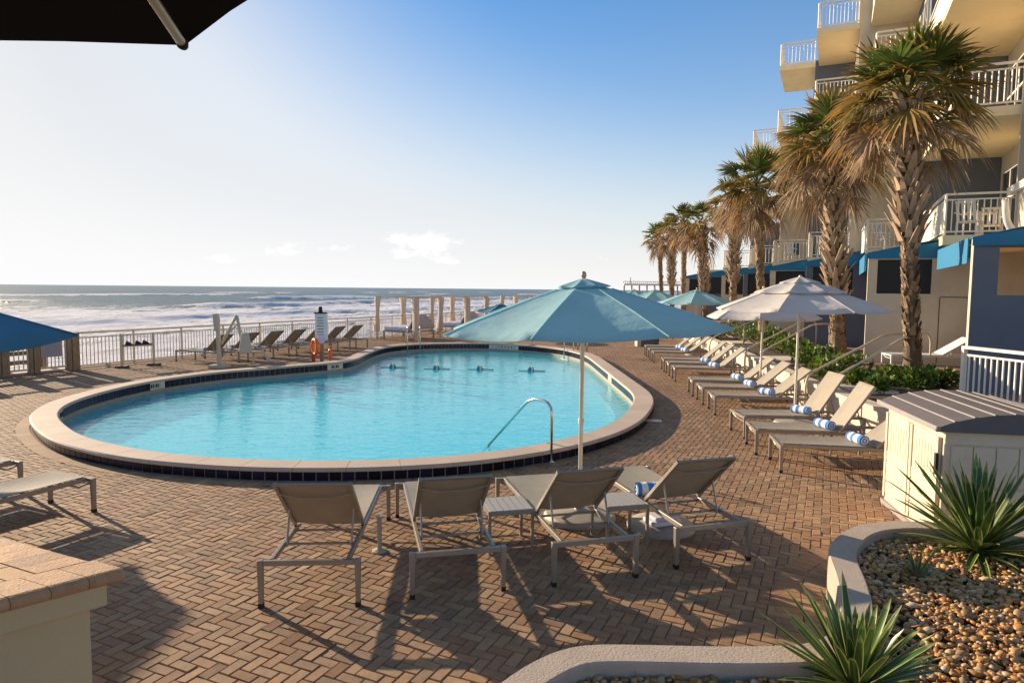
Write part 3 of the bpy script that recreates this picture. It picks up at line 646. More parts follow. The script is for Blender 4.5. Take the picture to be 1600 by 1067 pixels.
# four in front of the camera, seen from behind: (rear left leg, rear right leg)
front = [((402, 951), (565, 943), 'leftmost of the four loungers seen from behind in the foreground', -3.5), ((639, 935), (791, 921), 'second foreground lounger from the left, beside the small slatted table', -13), ((866, 914), (992, 902), 'third foreground lounger from the left, its head over the big umbrella base', -15), ((1047, 891), (1176, 871), 'rightmost foreground lounger, a striped towel beside its backrest', -16)]
FL = []
for l_, r_, lab, hd in front:
    a = G(*l_); b = G(*r_); c = (a + b) / 2; d = Vector((math.sin(R(hd)), math.cos(R(hd)), 0))   # towards the foot
    o = lounger(41); place(o, c + d * 1.93, -d, lab, GR); FL.append((c, d))
right = [((1220, 738), (1203, 717.5), 40, 'nearest lounger of the right hand row, in front of the beige shed'),
         ((1180.4, 709.5), (1167, 694.4), 57, 'second lounger of the right hand row, its backrest nearly upright'),
         ((1160, 683.5), (1144.4, 673), 57, 'third lounger of the right hand row, just beyond the near grey umbrella pole'),
         ((1117.7, 648.1), (1106.4, 638.7), 41, 'near lounger of the middle three on the right'),
         ((1098.5, 631.6), (1088.7, 624.5), 41, 'middle lounger of the middle three on the right'),
         ((1082.8, 619.5), (1075.7, 611.7), 41, 'far lounger of the middle three on the right, beside the far grey umbrella'),
         ((1055.3, 596.2), (1050.2, 590.8), 41, 'near lounger of the third cluster on the right'),
         ((1045.7, 587.2), (1040.6, 582.7), 41, 'middle lounger of the third cluster on the right'),
         ((1037.7, 580.8), (1033.4, 576.3), 41, 'far lounger of the third cluster on the right'),
         ((1022.4, 567.6), (1018.0, 563.2), 38, 'nearest lounger of the farthest cluster on the right'),
         ((1015.8, 562.0), (1012.2, 558.4), 38, 'middle lounger of the farthest cluster on the right'),
         ((1010.2, 556.8), (1007.0, 553.4), 38, 'farthest lounger on the right, nearest the grey cabinet')]
tp = {0: 1328, 1: 1279, 2: 1243, 3: 1192, 4: 1171, 5: 1148, 6: 1115, 7: 1102, 9: 1067, 10: 1060}
names = {0: 'rolled blue striped towel on the lounger in front of the shed', 1: 'rolled blue striped towel on the second lounger of the right row', 2: 'rolled blue striped towel behind the near grey umbrella pole', 3: 'rolled towel on the near lounger of the middle three', 4: 'rolled towel on the centre lounger of the middle three', 5: 'rolled towel on the far lounger of the middle three', 6: 'rolled towel on the near lounger of the third cluster', 7: 'rolled towel on the middle lounger of the third cluster', 9: 'rolled towel on the nearest lounger of the farthest cluster', 10: 'rolled towel on the middle lounger of the farthest cluster'}
for k, (nr, fa, an, lab) in enumerate(right):
    c, h = from_feet(nr, fa); hh = (h + Vector((.99, -.13, 0)) * 1.5).normalized() if k > 2 else h
    o = lounger(an); place(o, c, hh, lab, GR)
    if k in tp:
        t = 1.03; p = c + hh * t; side = Vector((hh.y, -hh.x, 0))
        towel((p.x + side.x * .04, p.y + side.y * .04, .375), math.atan2(side.y, side.x) + R(16 + (k * 37) % 29), names[k])
for i in range(7):
    head = Vector((-8.75, 21.1, 0)) + AX * (1.1 * i); o = lounger(41); foot = head - BX * 1.95
    lab = ['leftmost lounger of the row by the sea fence, behind the pool lift', 'second lounger by the sea fence, half hidden by the pool lift seat', 'third lounger from the left by the sea fence', 'fourth lounger from the left by the sea fence', 'fifth lounger by the sea fence, just left of the safety post', 'sixth lounger by the sea fence, just right of the safety post', 'rightmost lounger of the row by the sea fence, near the cabanas'][i]
    place(o, foot, BX, lab, GR)
    if i < 6:
        mb = MB(); p = foot + BX * 1.05; q = AX * .2
        mb.hexa([(p.x - .16, p.y - .14, .37), (p.x + .16, p.y - .14, .37), (p.x + .16, p.y + .14, .37), (p.x - .16, p.y + .14, .37), (p.x - .12, p.y - .1, .45), (p.x + .12, p.y - .1, .45), (p.x + .12, p.y + .1, .45), (p.x - .12, p.y + .1, .45)])
        bt = mb.build('folded_towel', M['cushion'], bevel=.03); bt.data.materials[0] = M['tealdark'] if i in (0, 1) else M['cushion']
        tag(bt, 'folded towel lying on the ' + ['leftmost', 'second', 'third', 'fourth', 'fifth', 'sixth'][i] + ' lounger by the sea fence', 'towel', 'folded towels by the sea fence')
for near, lab in (((147, 800), 'empty lounger foot end at the left edge of the photo'), ((34, 770), 'lounger corner cut by the left edge, beyond its neighbour')):
    d = Vector((math.sin(R(24)), math.cos(R(24)), 0)); w = Vector((d.y, -d.x, 0))
    c = G(147, 799.5) - w * .36 if near[0] == 147 else V(31, 744, 8.0) * 1; c.z = 0
    if near[0] != 147: c = G(31, 720.5, .365); c.z = 0; c = c - w * .36
    place(lounger(38), c, -d, lab, GR)
towel(Vector((*(FL[3][0] + FL[3][1] * .86 - Vector((FL[3][1].y, -FL[3][1].x, 0)) * .16).xy, .375)), R(8), 'rolled striped towel on the rightmost foreground lounger')
towel(Vector((*(FL[0][0] + FL[0][1] * .98 - Vector((FL[0][1].y, -FL[0][1].x, 0)) * .1).xy, .375)), R(0), 'rolled striped towel behind the leftmost foreground backrest')
# side tables
def table(px, py, rz, lab, z=.40):
    p = G(px, py, z); root = empty('side_table', (p.x, p.y, 0), rz); tag(root, lab, 'table', 'small slatted side tables'); s = .2
    mb = MB()
    for k in range(6): x = -s + k * (2 * s + .008) / 6; mb.box(x, -s, z - .022, x + (2 * s) / 6 - .006, s, z)
    mb.build('table_top', M['tabletop'], root, world=False)
    mb = MB(); mb.box(-s, -s - .012, z - .045, s, -s, z - .004); mb.box(-s, s, z - .045, s, s + .012, z - .004); mb.box(-s - .012, -s, z - .045, -s, s, z - .004); mb.box(s, -s, z - .045, s + .012, s, z - .004); mb.build('apron', M['frame'], root, world=False)
    for sx in (-1, 1):
        for sy in (-1, 1): mb = MB(); mb.box(sx * s - .013, sy * s - .013, 0, sx * s + .013, sy * s + .013, z - .045); mb.build('leg', M['frame'], root, world=False)
    return root
table(791, 786, R(14), 'small slatted table between the second and third foreground loungers')
table(968, 779, R(14), 'small slatted table between the third and fourth foreground loungers')
table(1315, 664, R(-8), 'small slatted table between the first two loungers of the right row')
# ------------------------------------------------------------------ umbrellas
def umbrella(loc, Rr, ze, zt, mt, label, sides=8, rot=R(22.5), vent=1, tilt=0, pole=M['pole'], base=True, ribm=None, group='market umbrellas on the deck', pr=.022, baser=.36):
    root = empty('umbrella', loc); tag(root, label, 'umbrella', group)
    def cp(r, k, sag=0):
        a = rot + 2 * math.pi * k / sides; x = r * math.cos(a); y = r * math.sin(a); t = r / Rr; z = zt - (zt - ze) * (t * .86 + .14 * t * t) - sag
        return Vector((x, y, z + x * tilt))
    mb = MB(); NR = 7; NS = 6; r0 = .0 if not vent else .0
    def sheet(ra, rb, dz, scal):
        vs = []; fs = []; cols = sides * NS
        for i in range(NR + 1):
            r = ra + (rb - ra) * i / NR
            for c in range(cols):
                k = c // NS; u = (c % NS) / NS; p = cp(r, k).lerp(cp(r, k + 1), u); bow = 4 * u * (1 - u)
                p = Vector((p.x * (1 - scal * bow * i / NR), p.y * (1 - scal * bow * i / NR), p.z + dz - .035 * bow * (r / Rr)))
                if i == NR: p.z -= .004
                vs.append(p)
        for i in range(NR):
            for c in range(cols):
                c2 = (c + 1) % cols; fs.append((i * cols + c, (i + 1) * cols + c, (i + 1) * cols + c2, i * cols + c2))
        mb.add(vs, fs)
    sheet(.16, Rr, 0, .035)
    ca_ = mb.build('canopy', mt, root, world=False, autos=R(14))
    so2 = ca_.modifiers.new('thick', 'SOLIDIFY'); so2.thickness = .006; so2.offset = -1
    for v_ in range(vent):
        mb = MB(); sheet(.03, [.36, .8][v_] if vent > 1 else .29, [.075, .05][v_] if vent > 1 else .03, .09); c = mb.build('vent_cap', mt, root, world=False, autos=R(14)); c.modifiers.new('thick', 'SOLIDIFY').thickness = .005
    # hem cords along seams
    mb = MB()
    for k in range(sides): mb.tube([cp(.3, k) + Vector((0, 0, .004)), cp(Rr * .65, k) + Vector((0, 0, .004)), cp(Rr, k) + Vector((0, 0, .002))], .006, 5)
    mb.build('seam', mt, root, world=False)
    for k in range(sides):
        mb = MB(); mb.bar((0, 0, zt - .05), cp(Rr - .02, k) - Vector((0, 0, .022)), .016, .02); mb.build('rib', ribm or M['polew'], root, world=False)
    mb = MB(); mb.tube([(0, 0, 0.02), (0, 0, zt + .01)], pr, 14); mb.build('pole', pole, root, world=False, autos=R(40))
    mb = MB(); mb.lathe([(.028, 1.0), (.03, 1.01), (.03, 1.05), (.028, 1.06)]); mb.build('pole_collar', ribm or M['polew'], root, world=False); mb = MB(); mb.lathe([(.03, zt - .55), (.045, zt - .54), (.045, zt - .48), (.03, zt - .47)])
    for k in range(sides): mb.tube([(0, 0, zt - .5), cp(Rr * .5, k) - Vector((0, 0, .03))], .007, 5)
    mb.build('runner', ribm or M['polew'], root, world=False)
    mb = MB(); mb.lathe([(.02, zt), (.026, zt + .01), (.02, zt + .03), (.03, zt + .05), (.026, zt + .085), (.008, zt + .1)], seg=12); mb.build('finial', M['bronze'], root, world=False, smooth=True)
    if base:
        mb = MB(); mb.lathe([(baser, 0), (baser, .03), (baser * .93, .06), (baser * .5, .085), (.06, .1), (.045, .12), (.045, .3), (.03, .3)], seg=32); mb.build('base', M['basem'], root, world=False, autos=R(35))
    return root
umbrella((.73, 7.05, 0), 1.5, 2.0, 2.49, M['teal'], 'large teal umbrella over the front loungers, in the middle of the photo', tilt=.03, baser=.38)
umbrella((-3.96, 3.42, 0), 1.5, 2.09, 2.57, M['tealdark'], 'shade-darkened teal umbrella cut by the left edge of the photo', tilt=0, rot=R(33))  # canopy colour carries the shade of its camera-facing panels
g1 = G(1241, 663); umbrella(g1, 1.5, 2.08, 2.60, M['greycan'], 'nearer grey umbrella with a double vent on the right', vent=2, pole=M['polew'], rot=R(10))
g2 = G(1187, 622); umbrella(g2, 1.22, 1.82, 2.42, M['greycan'], 'farther grey umbrella half hidden behind its neighbour', vent=1, pole=M['polew'], rot=R(22))
for (px, d, rr_, lab, rt) in ((1088, 25.5, 1.5, 'nearest teal umbrella of the far right row, in front of the palms', 22), (1023, 33, 1.5, 'middle teal umbrella of the far row', 15), (990, 42, 1.4, 'farthest small teal umbrella by the pier', 5)):
    p = V(px, 480, d); umbrella((p.x, p.y, 0), rr_, 1.93, 2.42, M['teal'], lab, pole=M['polew'], rot=R(rt))
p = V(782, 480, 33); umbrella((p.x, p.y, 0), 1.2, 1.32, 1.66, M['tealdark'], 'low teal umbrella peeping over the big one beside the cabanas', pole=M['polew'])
umbrella((-9.35, 8.85, 0), 1.5, 2.0, 2.49, M['teal'], 'teal umbrella standing just beyond the left edge, its shadow falling beside the brick capped pier')
# black umbrella overhead: corner seen at the top left
rt_ = V(290, 68, 1.75)
ub = empty('black_umbrella', (rt_.x - 1.75, rt_.y - .95, 0)); tag(ub, 'black umbrella overhead with a tan rib, cut by the top left corner', 'umbrella')
cx, cy = rt_.x - 1.75, rt_.y - .95
tip = Vector((rt_.x, rt_.y, rt_.z)); lft = V(-420, 66, 1.75); rgt = V(700, -165, 1.4); top = Vector((cx, cy, tip.z + .62))
bk = [Vector((cx - .6, cy - 2.0, tip.z)), Vector((cx + 1.5, cy - 1.4, tip.z)), Vector((cx - 2.2, cy - .3, tip.z))]
loop = [tip, lft, bk[2], bk[0], bk[1], rgt]
mb = MB(); vs = [top - Vector((0, 0, .0))]; fs = []
for i, p in enumerate(loop):
    q = loop[(i + 1) % 6]
    mid = (p + q) / 2; mid = mid + (top - mid) * .012
    n = len(vs); vs += [p, p.lerp(mid, .5) + (top - mid) * .003, mid, mid.lerp(q, .5) + (top - mid) * .003, q]
    for k in range(4): fs.append((0, n + k, n + k + 1))
mb.add(vs, fs); c = mb.build('canopy', M['blackcan'], ub); c.modifiers.new('thick', 'SOLIDIFY').thickness = .008
e1 = V(283, 66, 1.70) ; e0 = V(200, -60, 1.32)
mb = MB(); mb.tube([e0, e1], .0115, 12); mb.build('rib', M['bronze'], ub, autos=R(40))
mb = MB(); d_ = (e1 - e0).normalized(); mb.tube([e1 - d_ * .004, e1 + d_ * .012, e1 + d_ * .026, e1 + d_ * .032], [.0135, .0145, .011, .005], 12); mb.build('rib_cap', M['rubber'], ub, smooth=True)
mb = MB(); mb.tube([(cx, cy, 0), (cx, cy, tip.z + .6)], .024, 12); mb.build('pole', M['bronze'], ub)
mb = MB(); mb.lathe([(.35, 0), (.35, .05), (.1, .08), (.04, .3)], c=(cx, cy, 0)); mb.build('base', M['basem'], ub)
# spare base under the fourth lounger and the short stub beside the first
c4 = FL[3][0] + FL[3][1] * .95; mb = MB(); mb.lathe([(.34, 0), (.34, .03), (.31, .06), (.17, .085), (.06, .1), (.045, .12), (.045, .26), (.03, .26)], seg=32)
sb = mb.build('parasol_stand', M['basem'], autos=R(35)); sb.location = (c4.x, c4.y, 0); tag(sb, 'round taupe umbrella base without a pole under the rightmost foreground lounger', 'parasol stand')
mb = MB(); mb.box(-.15, -.11, 0, .15, .11, .05); mb.box(-.12, -.09, .05, .14, .1, .085)
ft = mb.build('folded_towel', M['cushion'], bevel=.015); ft.location = (c4.x - .02, c4.y - .12, .09); ft.rotation_euler = (0, 0, R(20)); tag(ft, 'folded pale towel on the umbrella base under the rightmost foreground lounger', 'towel')
p = G(593, 861); mb = MB(); mb.lathe([(.07, 0), (.07, .012), (.022, .03), (.022, .31), (.03, .32), (.03, .335)], seg=14); st = mb.build('umbrella_sleeve', M['basem'], autos=R(35)); st.location = p; tag(st, 'short empty umbrella sleeve standing between the first two foreground loungers', 'umbrella sleeve')
mb = MB(); p = G(1020, 657.5); mb.box(-.16, -.11, .002, .16, .11, .011); sk = mb.build('skimmer_lid', M['depth'], bevel=.004); sk.location = p; sk.rotation_euler = (0, 0, R(-10)); tag(sk, 'pale skimmer lid set in the pavers right of the pool', 'lid')
# ------------------------------------------------------------------ pool fittings
def bez(P, n=10):
    P = [Vector(p) for p in P]; out = []
    for i in range(len(P)):
        pass
    return P
def rounded(P, r=.12, n=6):
    P = [Vector(p) for p in P]; out = [P[0]]
    for i in range(1, len(P) - 1):
        a = P[i] + (P[i - 1] - P[i]).normalized() * min(r, (P[i - 1] - P[i]).length / 2.1); b = P[i] + (P[i + 1] - P[i]).normalized() * min(r, (P[i + 1] - P[i]).length / 2.1)
        for k in range(n + 1):
            t = k / n; out.append(a * (1 - t) ** 2 + P[i] * 2 * t * (1 - t) + b * t * t)
    out.append(P[-1]); return out
b0 = G(861, 721.5); t1 = G(762, 697, ZW)
hr = empty('pool_handrail', b0); tag(hr, 'bent stainless handrail at the near edge of the pool', 'handrail')
e_ = t1 + (t1 - V(829, 623, 9.75)).normalized() * .5
mb = MB(); mb.tube(rounded([b0, Vector((b0.x, b0.y, .84)), V(829, 621.5, 9.75), e_], .2), .021, 12); mb.build('rail', M['steel'], hr, smooth=True)
mb = MB(); mb.lathe([(.055, 0), (.055, .008), (.03, .02), (.024, .03)], c=(b0.x, b0.y, 0)); mb.build('base_plate', M['steel'], hr, smooth=True)
def ladder(p, inward, lab, w=.5):
    root = empty('pool_ladder', (p.x, p.y, 0)); tag(root, lab, 'ladder', 'pool ladders'); s = Vector((inward.y, -inward.x, 0))
    for k in (-1, 1):
        c = p + s * (k * w / 2); mb = MB(); c.z = 0
        mb.tube(rounded([c - inward * .55, c - inward * .55 + Vector((0, 0, .62)), c + inward * .0 + Vector((0, 0, .95)), c + inward * .14 + Vector((0, 0, .55)), c + inward * .14 - Vector((0, 0, .95))], .25), .022, 10); mb.build('rail', M['steel'], root, smooth=True)
    mb = MB()
    for z in (-.3, -.6, -.9): c = p + inward * .14; mb.bar(c - s * w / 2 + Vector((0, 0, z)), c + s * w / 2 + Vector((0, 0, z)), .08, .03)
    mb.build('tread', M['white'], root)
q = G(893, 547, ZC); q.z = 0; ladder(q, Vector((-.8, -.6, 0)), 'steel ladder at the far right of the pool, behind the umbrella pole')
q = G(646, 537.5, ZC); q.z = 0; ladder(q, Vector((.25, -.97, 0)), 'steel ladder at the far edge of the pool before the first cabana')
fl = [G(x, y, ZW) for x, y in ((613, 574.5), (681, 577), (749, 578), (829, 580))]
for i, p in enumerate(fl):
    root = empty('lane_float', (p.x, p.y, ZW)); tag(root, ['leftmost float on the rope across the pool', 'second float from the left on the pool rope', 'third float from the left on the pool rope', 'rightmost float on the pool rope'][i], 'float', 'rope floats on the water')
    mb = MB(); mb.lathe([(.02, -.11), (.09, -.07), (.115, 0), (.09, .07), (.02, .11)], seg=16)
    vv = [(z + p.x, x + p.y, y + ZW + .03) for x, y, z in mb.v]; mb.v = [v for v in vv]; mb.build('ball', M['tealdark'] if i else M['tealdark'], root, smooth=True)
    mb = MB(); mb.lathe([(.118, .012), (.118, .05), (.1, .07)], seg=16, c=(0, 0, 0)); mb.v = [(z + p.x, x + p.y, y + ZW + .03) for x, y, z in mb.v]; mb.build('band', M['depth'], root, smooth=True)
    mb = MB(); mb.tube([(p.x + .1, p.y, ZW + .02), (p.x + .45, p.y - .01, ZW + .012)], .022, 6); mb.tube([(p.x - .1, p.y, ZW + .02), (p.x - .38, p.y, ZW + .012)], .016, 6); mb.build('rope_end', M['depth'], root)
# pool lift
q = G(343, 575); lf = empty('pool_lift', q); tag(lf, 'beige pool lift with hanging seat on the far left edge of the pool', 'pool lift'); Z_ = lambda z: Vector((0, 0, z))
mb = MB(); mb.box(q.x - .27, q.y - .2, 0, q.x + .27, q.y + .2, .1); mb.build('base', M['tan'], lf, bevel=.02)
mb = MB(); mb.bar(q + Z_(.1), q + Vector((-.02, 0, 1.5)), .11, .1); mb.bar(q + Vector((-.04, 0, 1.1)), q + Vector((-.08, 0, 1.6)), .15, .13); mb.build('mast', M['tan'], lf, bevel=.02)
Yq = q.y; ap = V(370, 493, Yq)
mb = MB(); mb.bar(V(346, 538, Yq), ap, .07, .07); mb.bar(V(350, 528, Yq) , V(372, 505, Yq), .05, .05); mb.bar(ap, V(377, 530, Yq), .08, .07); mb.build('arm', M['tan'], lf, bevel=.015)
mb = MB(); a1 = V(376, 521, Yq); a2 = V(378, 551, Yq + .1)
mb.hexa([V(377, 520, Yq - .2), V(389, 521, Yq - .2), V(395, 550, Yq - .25), V(373, 550, Yq - .25), V(377, 520, Yq - .12), V(389, 521, Yq - .12), V(395, 550, Yq - .17), V(373, 550, Yq - .17)])
mb.hexa([V(373, 549, Yq - .25), V(395, 549, Yq - .25), V(411, 548, Yq + .1), V(390, 548, Yq + .1), V(373, 552, Yq - .25), V(395, 552, Yq - .25), V(411, 551, Yq + .1), V(390, 551, Yq + .1)]); mb.build('seat', M['tan'], lf, bevel=.02)
mb = MB(); mb.bar(V(411, 550, Yq + .1), V(424, 565, Yq), .12, .03); mb.bar(V(396, 552, Yq), V(396, 567, Yq), .06, .06); mb.build('footrest', M['tan'], lf)
# safety post with ring buoy
q = G(503, 565.5); sp = empty('safety_post', q); tag(sp, 'tall beige safety station with a ruled notice and black lamp by the pool', 'post'); Yq = q.y
mb = MB(); mb.bar(q, q + Z_(1.0), .1, .1); mb.build('post', M['wood'], sp)
pw = .19
mb = MB(); mb.box(q.x - pw, q.y - .09, .72, q.x + pw, q.y + .06, 1.56); mb.build('notice_board', M['white'], sp, bevel=.01)
mb = MB()
for k in range(7): mb.box(q.x - .1 - .02 * (k % 2), q.y - .094, 1.42 - k * .09, q.x + .09, q.y - .0905, 1.442 - k * .09)
mb.build('notice_lines', M['mark'], sp)
mb = MB(); mb.box(q.x - .21, q.y - .11, 1.56, q.x + .17, q.y + .08, 1.6); mb.lathe([(.07, 0), (.075, .02), (.06, .12), (.065, .15), (.04, .18)], c=(q.x - .03, q.y, 1.6), seg=14); mb.build('lamp', M['rubber'], sp)
mb = MB(); mb.lathe([(.11, 0), (.12, .03), (.11, .06)], c=(0, 0, 0), seg=16); mb.v = [(x + q.x + .03, -z + q.y - .11, y + .72) for x, y, z in mb.v]; mb.build('horn', M['cushion'], sp)
rb = empty('ring_buoy', (q.x - .17, q.y - .2, .5)); tag(rb, 'orange ring buoy hanging on the safety post', 'ring buoy')
mb = MB(); vs = []; fs = []; nA, nB = 28, 12; c = Vector((q.x - .17, q.y - .2, .5)); ex = Vector((.55, -.8, 0)).normalized()
for i in range(nA):
    a = 2 * math.pi * i / nA; rd = ex * math.cos(a) + Vector((0, 0, 1)) * math.sin(a)
    for j in range(nB):
        b = 2 * math.pi * j / nB; vs.append(c + rd * (.235 + .055 * math.cos(b)) + ex.cross(Vector((0, 0, 1))) * .05 * math.sin(b))
for i in range(nA):
    for j in range(nB): i2 = (i + 1) % nA; j2 = (j + 1) % nB; fs.append((i * nB + j, i2 * nB + j, i2 * nB + j2, i * nB + j2))
mb.add(vs, fs); mb.build('ring', M['orange'], rb, smooth=True)
for dx, w, lab, mm_ in ((-.3, .1, 'small red float lying at the foot of the safety post', 'red'), (.24, .09, 'small orange throw bag on a stake right of the safety post', 'orange')):
    mb = MB(); z0 = 0 if dx < 0 else .12; mb.lathe([(.03, z0), (.06, z0 + .04), (.06, z0 + .25), (.03, z0 + .3)], c=(q.x + dx, q.y + .1, 0), seg=12)
    if dx > 0: mb.bar((q.x + dx, q.y + .1, 0), (q.x + dx, q.y + .1, .5), .04, .04)
    tag(mb.build('rescue_float', M[mm_], smooth=False), lab, 'float')
# towel/shoe rack in front of the fence
ra = ab(13.55, FB + .45); rk = empty('shoe_rack', ra); tag(rk, 'open tubular rack with shoes against the sea fence', 'rack')
P_, Q_ = G(190, 575), G(240, 571)
mb = MB()
for p in (P_, Q_): mb.bar(p, p + Z_(1.0), .035, .035)
for p in (P_, Q_):
    k = p + Vector((-.13, .3, 0)); mb.bar(k, k + Z_(.98), .035, .035); mb.bar(p + Z_(.98), k + Z_(.98), .03, .03)
for z in (.2, .62, .97): mb.bar(P_ + Z_(z), Q_ + Z_(z), .035, .035)
mb.build('frame', M['rail'], rk)
mb = MB(); d_ = (Q_ - P_); mb.hexa([P_ + Z_(.63), Q_ + Z_(.63), Q_ + Vector((-.13, .3, .63)), P_ + Vector((-.13, .3, .63)), P_ + Z_(.66), Q_ + Z_(.66), Q_ + Vector((-.13, .3, .66)), P_ + Vector((-.13, .3, .66))]); mb.build('shelf', M['darkwood'], rk)
for p in (P_, Q_): mb = MB(); mb.box(p.x - .17, p.y - .06, 0, p.x + .17, p.y + .12, .06); mb.build('foot', M['darkwood'], rk)
for k, t in enumerate((.22, .52, .75)):
    p = P_.lerp(Q_, t); mb = MB(); mb.hexa([(p.x - .1, p.y, .66), (p.x + .12, p.y, .66), (p.x + .12, p.y + .11, .66), (p.x - .1, p.y + .11, .66), (p.x - .08, p.y + .02, .78), (p.x + .02, p.y + .02, .74), (p.x + .02, p.y + .09, .74), (p.x - .08, p.y + .09, .78)])
    tag(mb.build('shoe', M['shoe'], bevel=.02), ['leftmost', 'middle', 'rightmost'][k] + ' dark shoe on the rack by the sea fence', 'shoe', 'shoes on the rack')
# ------------------------------------------------------------------ cabanas
def curtain(mb, c, w, z0, z1, flare=0.0, along=BX, folds=5):
    n = folds * 4; vs = []; fs = []; per = Vector((along.y, -along.x, 0))
    for i in range(7):
        t = i / 6; z = z0 + (z1 - z0) * t; pinch = 1 - .38 * math.sin(math.pi * min(1, max(0, (t - .1) / .9))) ** 2 * (1 if flare >= 0 else .5)
        for j in range(n):
            a = 2 * math.pi * j / n; rr_ = w / 2 * pinch * (1 + .12 * math.sin(folds * a)); vs.append(c + along * (rr_ * math.cos(a) + flare * (t - .5)) + per * (rr_ * .55 * math.sin(a)) + Vector((0, 0, z)))
    for i in range(6):
        for j in range(n): j2 = (j + 1) % n; fs.append((i * n + j, i * n + j2, (i + 1) * n + j2, (i + 1) * n + j))
    mb.add(vs, fs)
for ci, (t, lab) in enumerate(((0, 'nearest cabana daybed with tan curtains at the far left corner of the pool'), (4.85, 'middle cabana daybed with a pale cushion behind the pool'), (13.4, 'farthest cabana showing above the big teal umbrella'))):
    a0, b0_ = 26.3 + t, FB + .15; S = 2.15
    root = empty('cabana', ab(a0 + 1, b0_ + 1)); tag(root, lab, 'cabana', 'curtained cabanas along the sea fence')
    for (a_, b_, w, fl_) in ((a0, b0_, .32, .06), (a0, b0_ + S, .4, -.08), (a0 + S, b0_, .4, .0), (a0 + S, b0_ + S, .36, .06)):
        mb = MB(); mb.abox(a_ - .045, b_ - .045, 0, a_ + .045, b_ + .045, 1.95); mb.build('post', M['rail'], root)
        mb = MB(); curtain(mb, ab(a_ + .03, b_), w, .35 if w > .3 else .75, 1.95, fl_); mb.build('curtain', M['curtain'], root, smooth=True)
    mb = MB(); h = 1.95
    mb.abox(a0 - .05, b0_ - .05, h, a0 + .05, b0_ + S + .05, h + .07); mb.abox(a0 + S - .05, b0_ - .05, h, a0 + S + .05, b0_ + S + .05, h + .07)
    for b_ in (b0_, b0_ + S / 2, b0_ + S): mb.abox(a0 + .05, b_ - .04, h + .002, a0 + S - .05, b_ + .04, h + .068)
    mb.build('roof_frame', M['rail'], root)
    db = empty('daybed', ab(a0 + 1, b0_ + 1)); tag(db, ['daybed with a grey clamshell hood in the nearest cabana', 'daybed in the middle cabana', 'daybed in the farthest cabana'][ci], 'daybed', 'daybeds in the cabanas')
    mb = MB(); mb.abox(a0 + .15, b0_ + .2, .34, a0 + 1.9, b0_ + 2.0, .4); mb.build('frame', M['frame'], db)
    for (a_, b_) in ((.2, .25), (.2, 1.95), (1.85, .25), (1.85, 1.95)): mb = MB(); mb.abox(a0 + a_ - .03, b0_ + b_ - .03, 0, a0 + a_ + .03, b0_ + b_ + .03, .34); mb.build('leg', M['frame'], db)
    mb = MB(); mb.abox(a0 + .18, b0_ + .23, .4, a0 + 1.87, b0_ + 1.97, .6); mb.build('mattress', M['cushion'], db, bevel=.06)
    # hood: quarter dome shell at the head end
    if ci < 2:
        mb = MB(); vs = []; fs = []; nu, nv = 12, 10; cc = ab(a0 + 1.0, b0_ + 1.55, .42)
        for i in range(nu + 1):
            th_ = math.pi * i / nu
            for j in range(nv + 1):
                ph = R(8) + R(62) * j / nv; rr_ = .86
                vs.append(cc + AX * (rr_ * math.cos(th_)) + (BX * math.cos(ph) + Vector((0, 0, 1)) * math.sin(ph)) * (rr_ * .98 * math.sin(th_)))
        for i in range(nu):
            for j in range(nv): a = i * (nv + 1) + j; fs.append((a, a + 1, a + nv + 2, a + nv + 1))
        mb.add(vs, fs); hd_ = mb.build('hood', M['greyhood'], db, smooth=True); hd_.modifiers.new('thick', 'SOLIDIFY').thickness = .03
        mb = MB(); c2 = cc + AX * -.62 + BX * .2 + Vector((0, 0, .12)); mb.hexa([c2 + BX * .05 - AX * .3, c2 + BX * .35 - AX * .18, c2 + BX * .35 - AX * .16, c2 + BX * .05 - AX * .28, c2 + BX * .1 - AX * .24 + Z_(.36), c2 + BX * .33 - AX * .14 + Z_(.42), c2 + BX * .33 - AX * .12 + Z_(.42), c2 + BX * .1 - AX * .22 + Z_(.36)]); mb.build('hood_window', M['rubber'], hd_)
# ------------------------------------------------------------------ pier on the horizon
pr_ = empty('pier', (60, 520, -4)); tag(pr_, 'long pale fishing pier far away on the horizon beside the palms', 'pier')
def pp(px, py, Y): return V(px, py, Y)
mb = MB(); a1 = pp(974, 444.5, 430); a2 = pp(1250, 447.5, 430); mb.bar(a1, a2, 6, 1.1); mb.build('deck', M['rail'], pr_)
mb = MB(); mb.bar(a1 + Z_(1.9), a2 + Z_(1.9), .5, .35)
for k in range(90): p = a1.lerp(a2, k / 89); mb.bar(p + Z_(.5), p + Z_(1.8), .3, .3)
mb.build('railing', M['rail'], pr_)
mb = MB()
for k in range(24): p = a1.lerp(a2, k / 23 * .99 + .005); mb.bar(p, Vector((p.x, p.y, -5)), .8, .8)
p = a1.lerp(a2, .04); mb.bar(p, p + Z_(4.5), .4, .4); mb.build('piling', M['wood'], pr_)
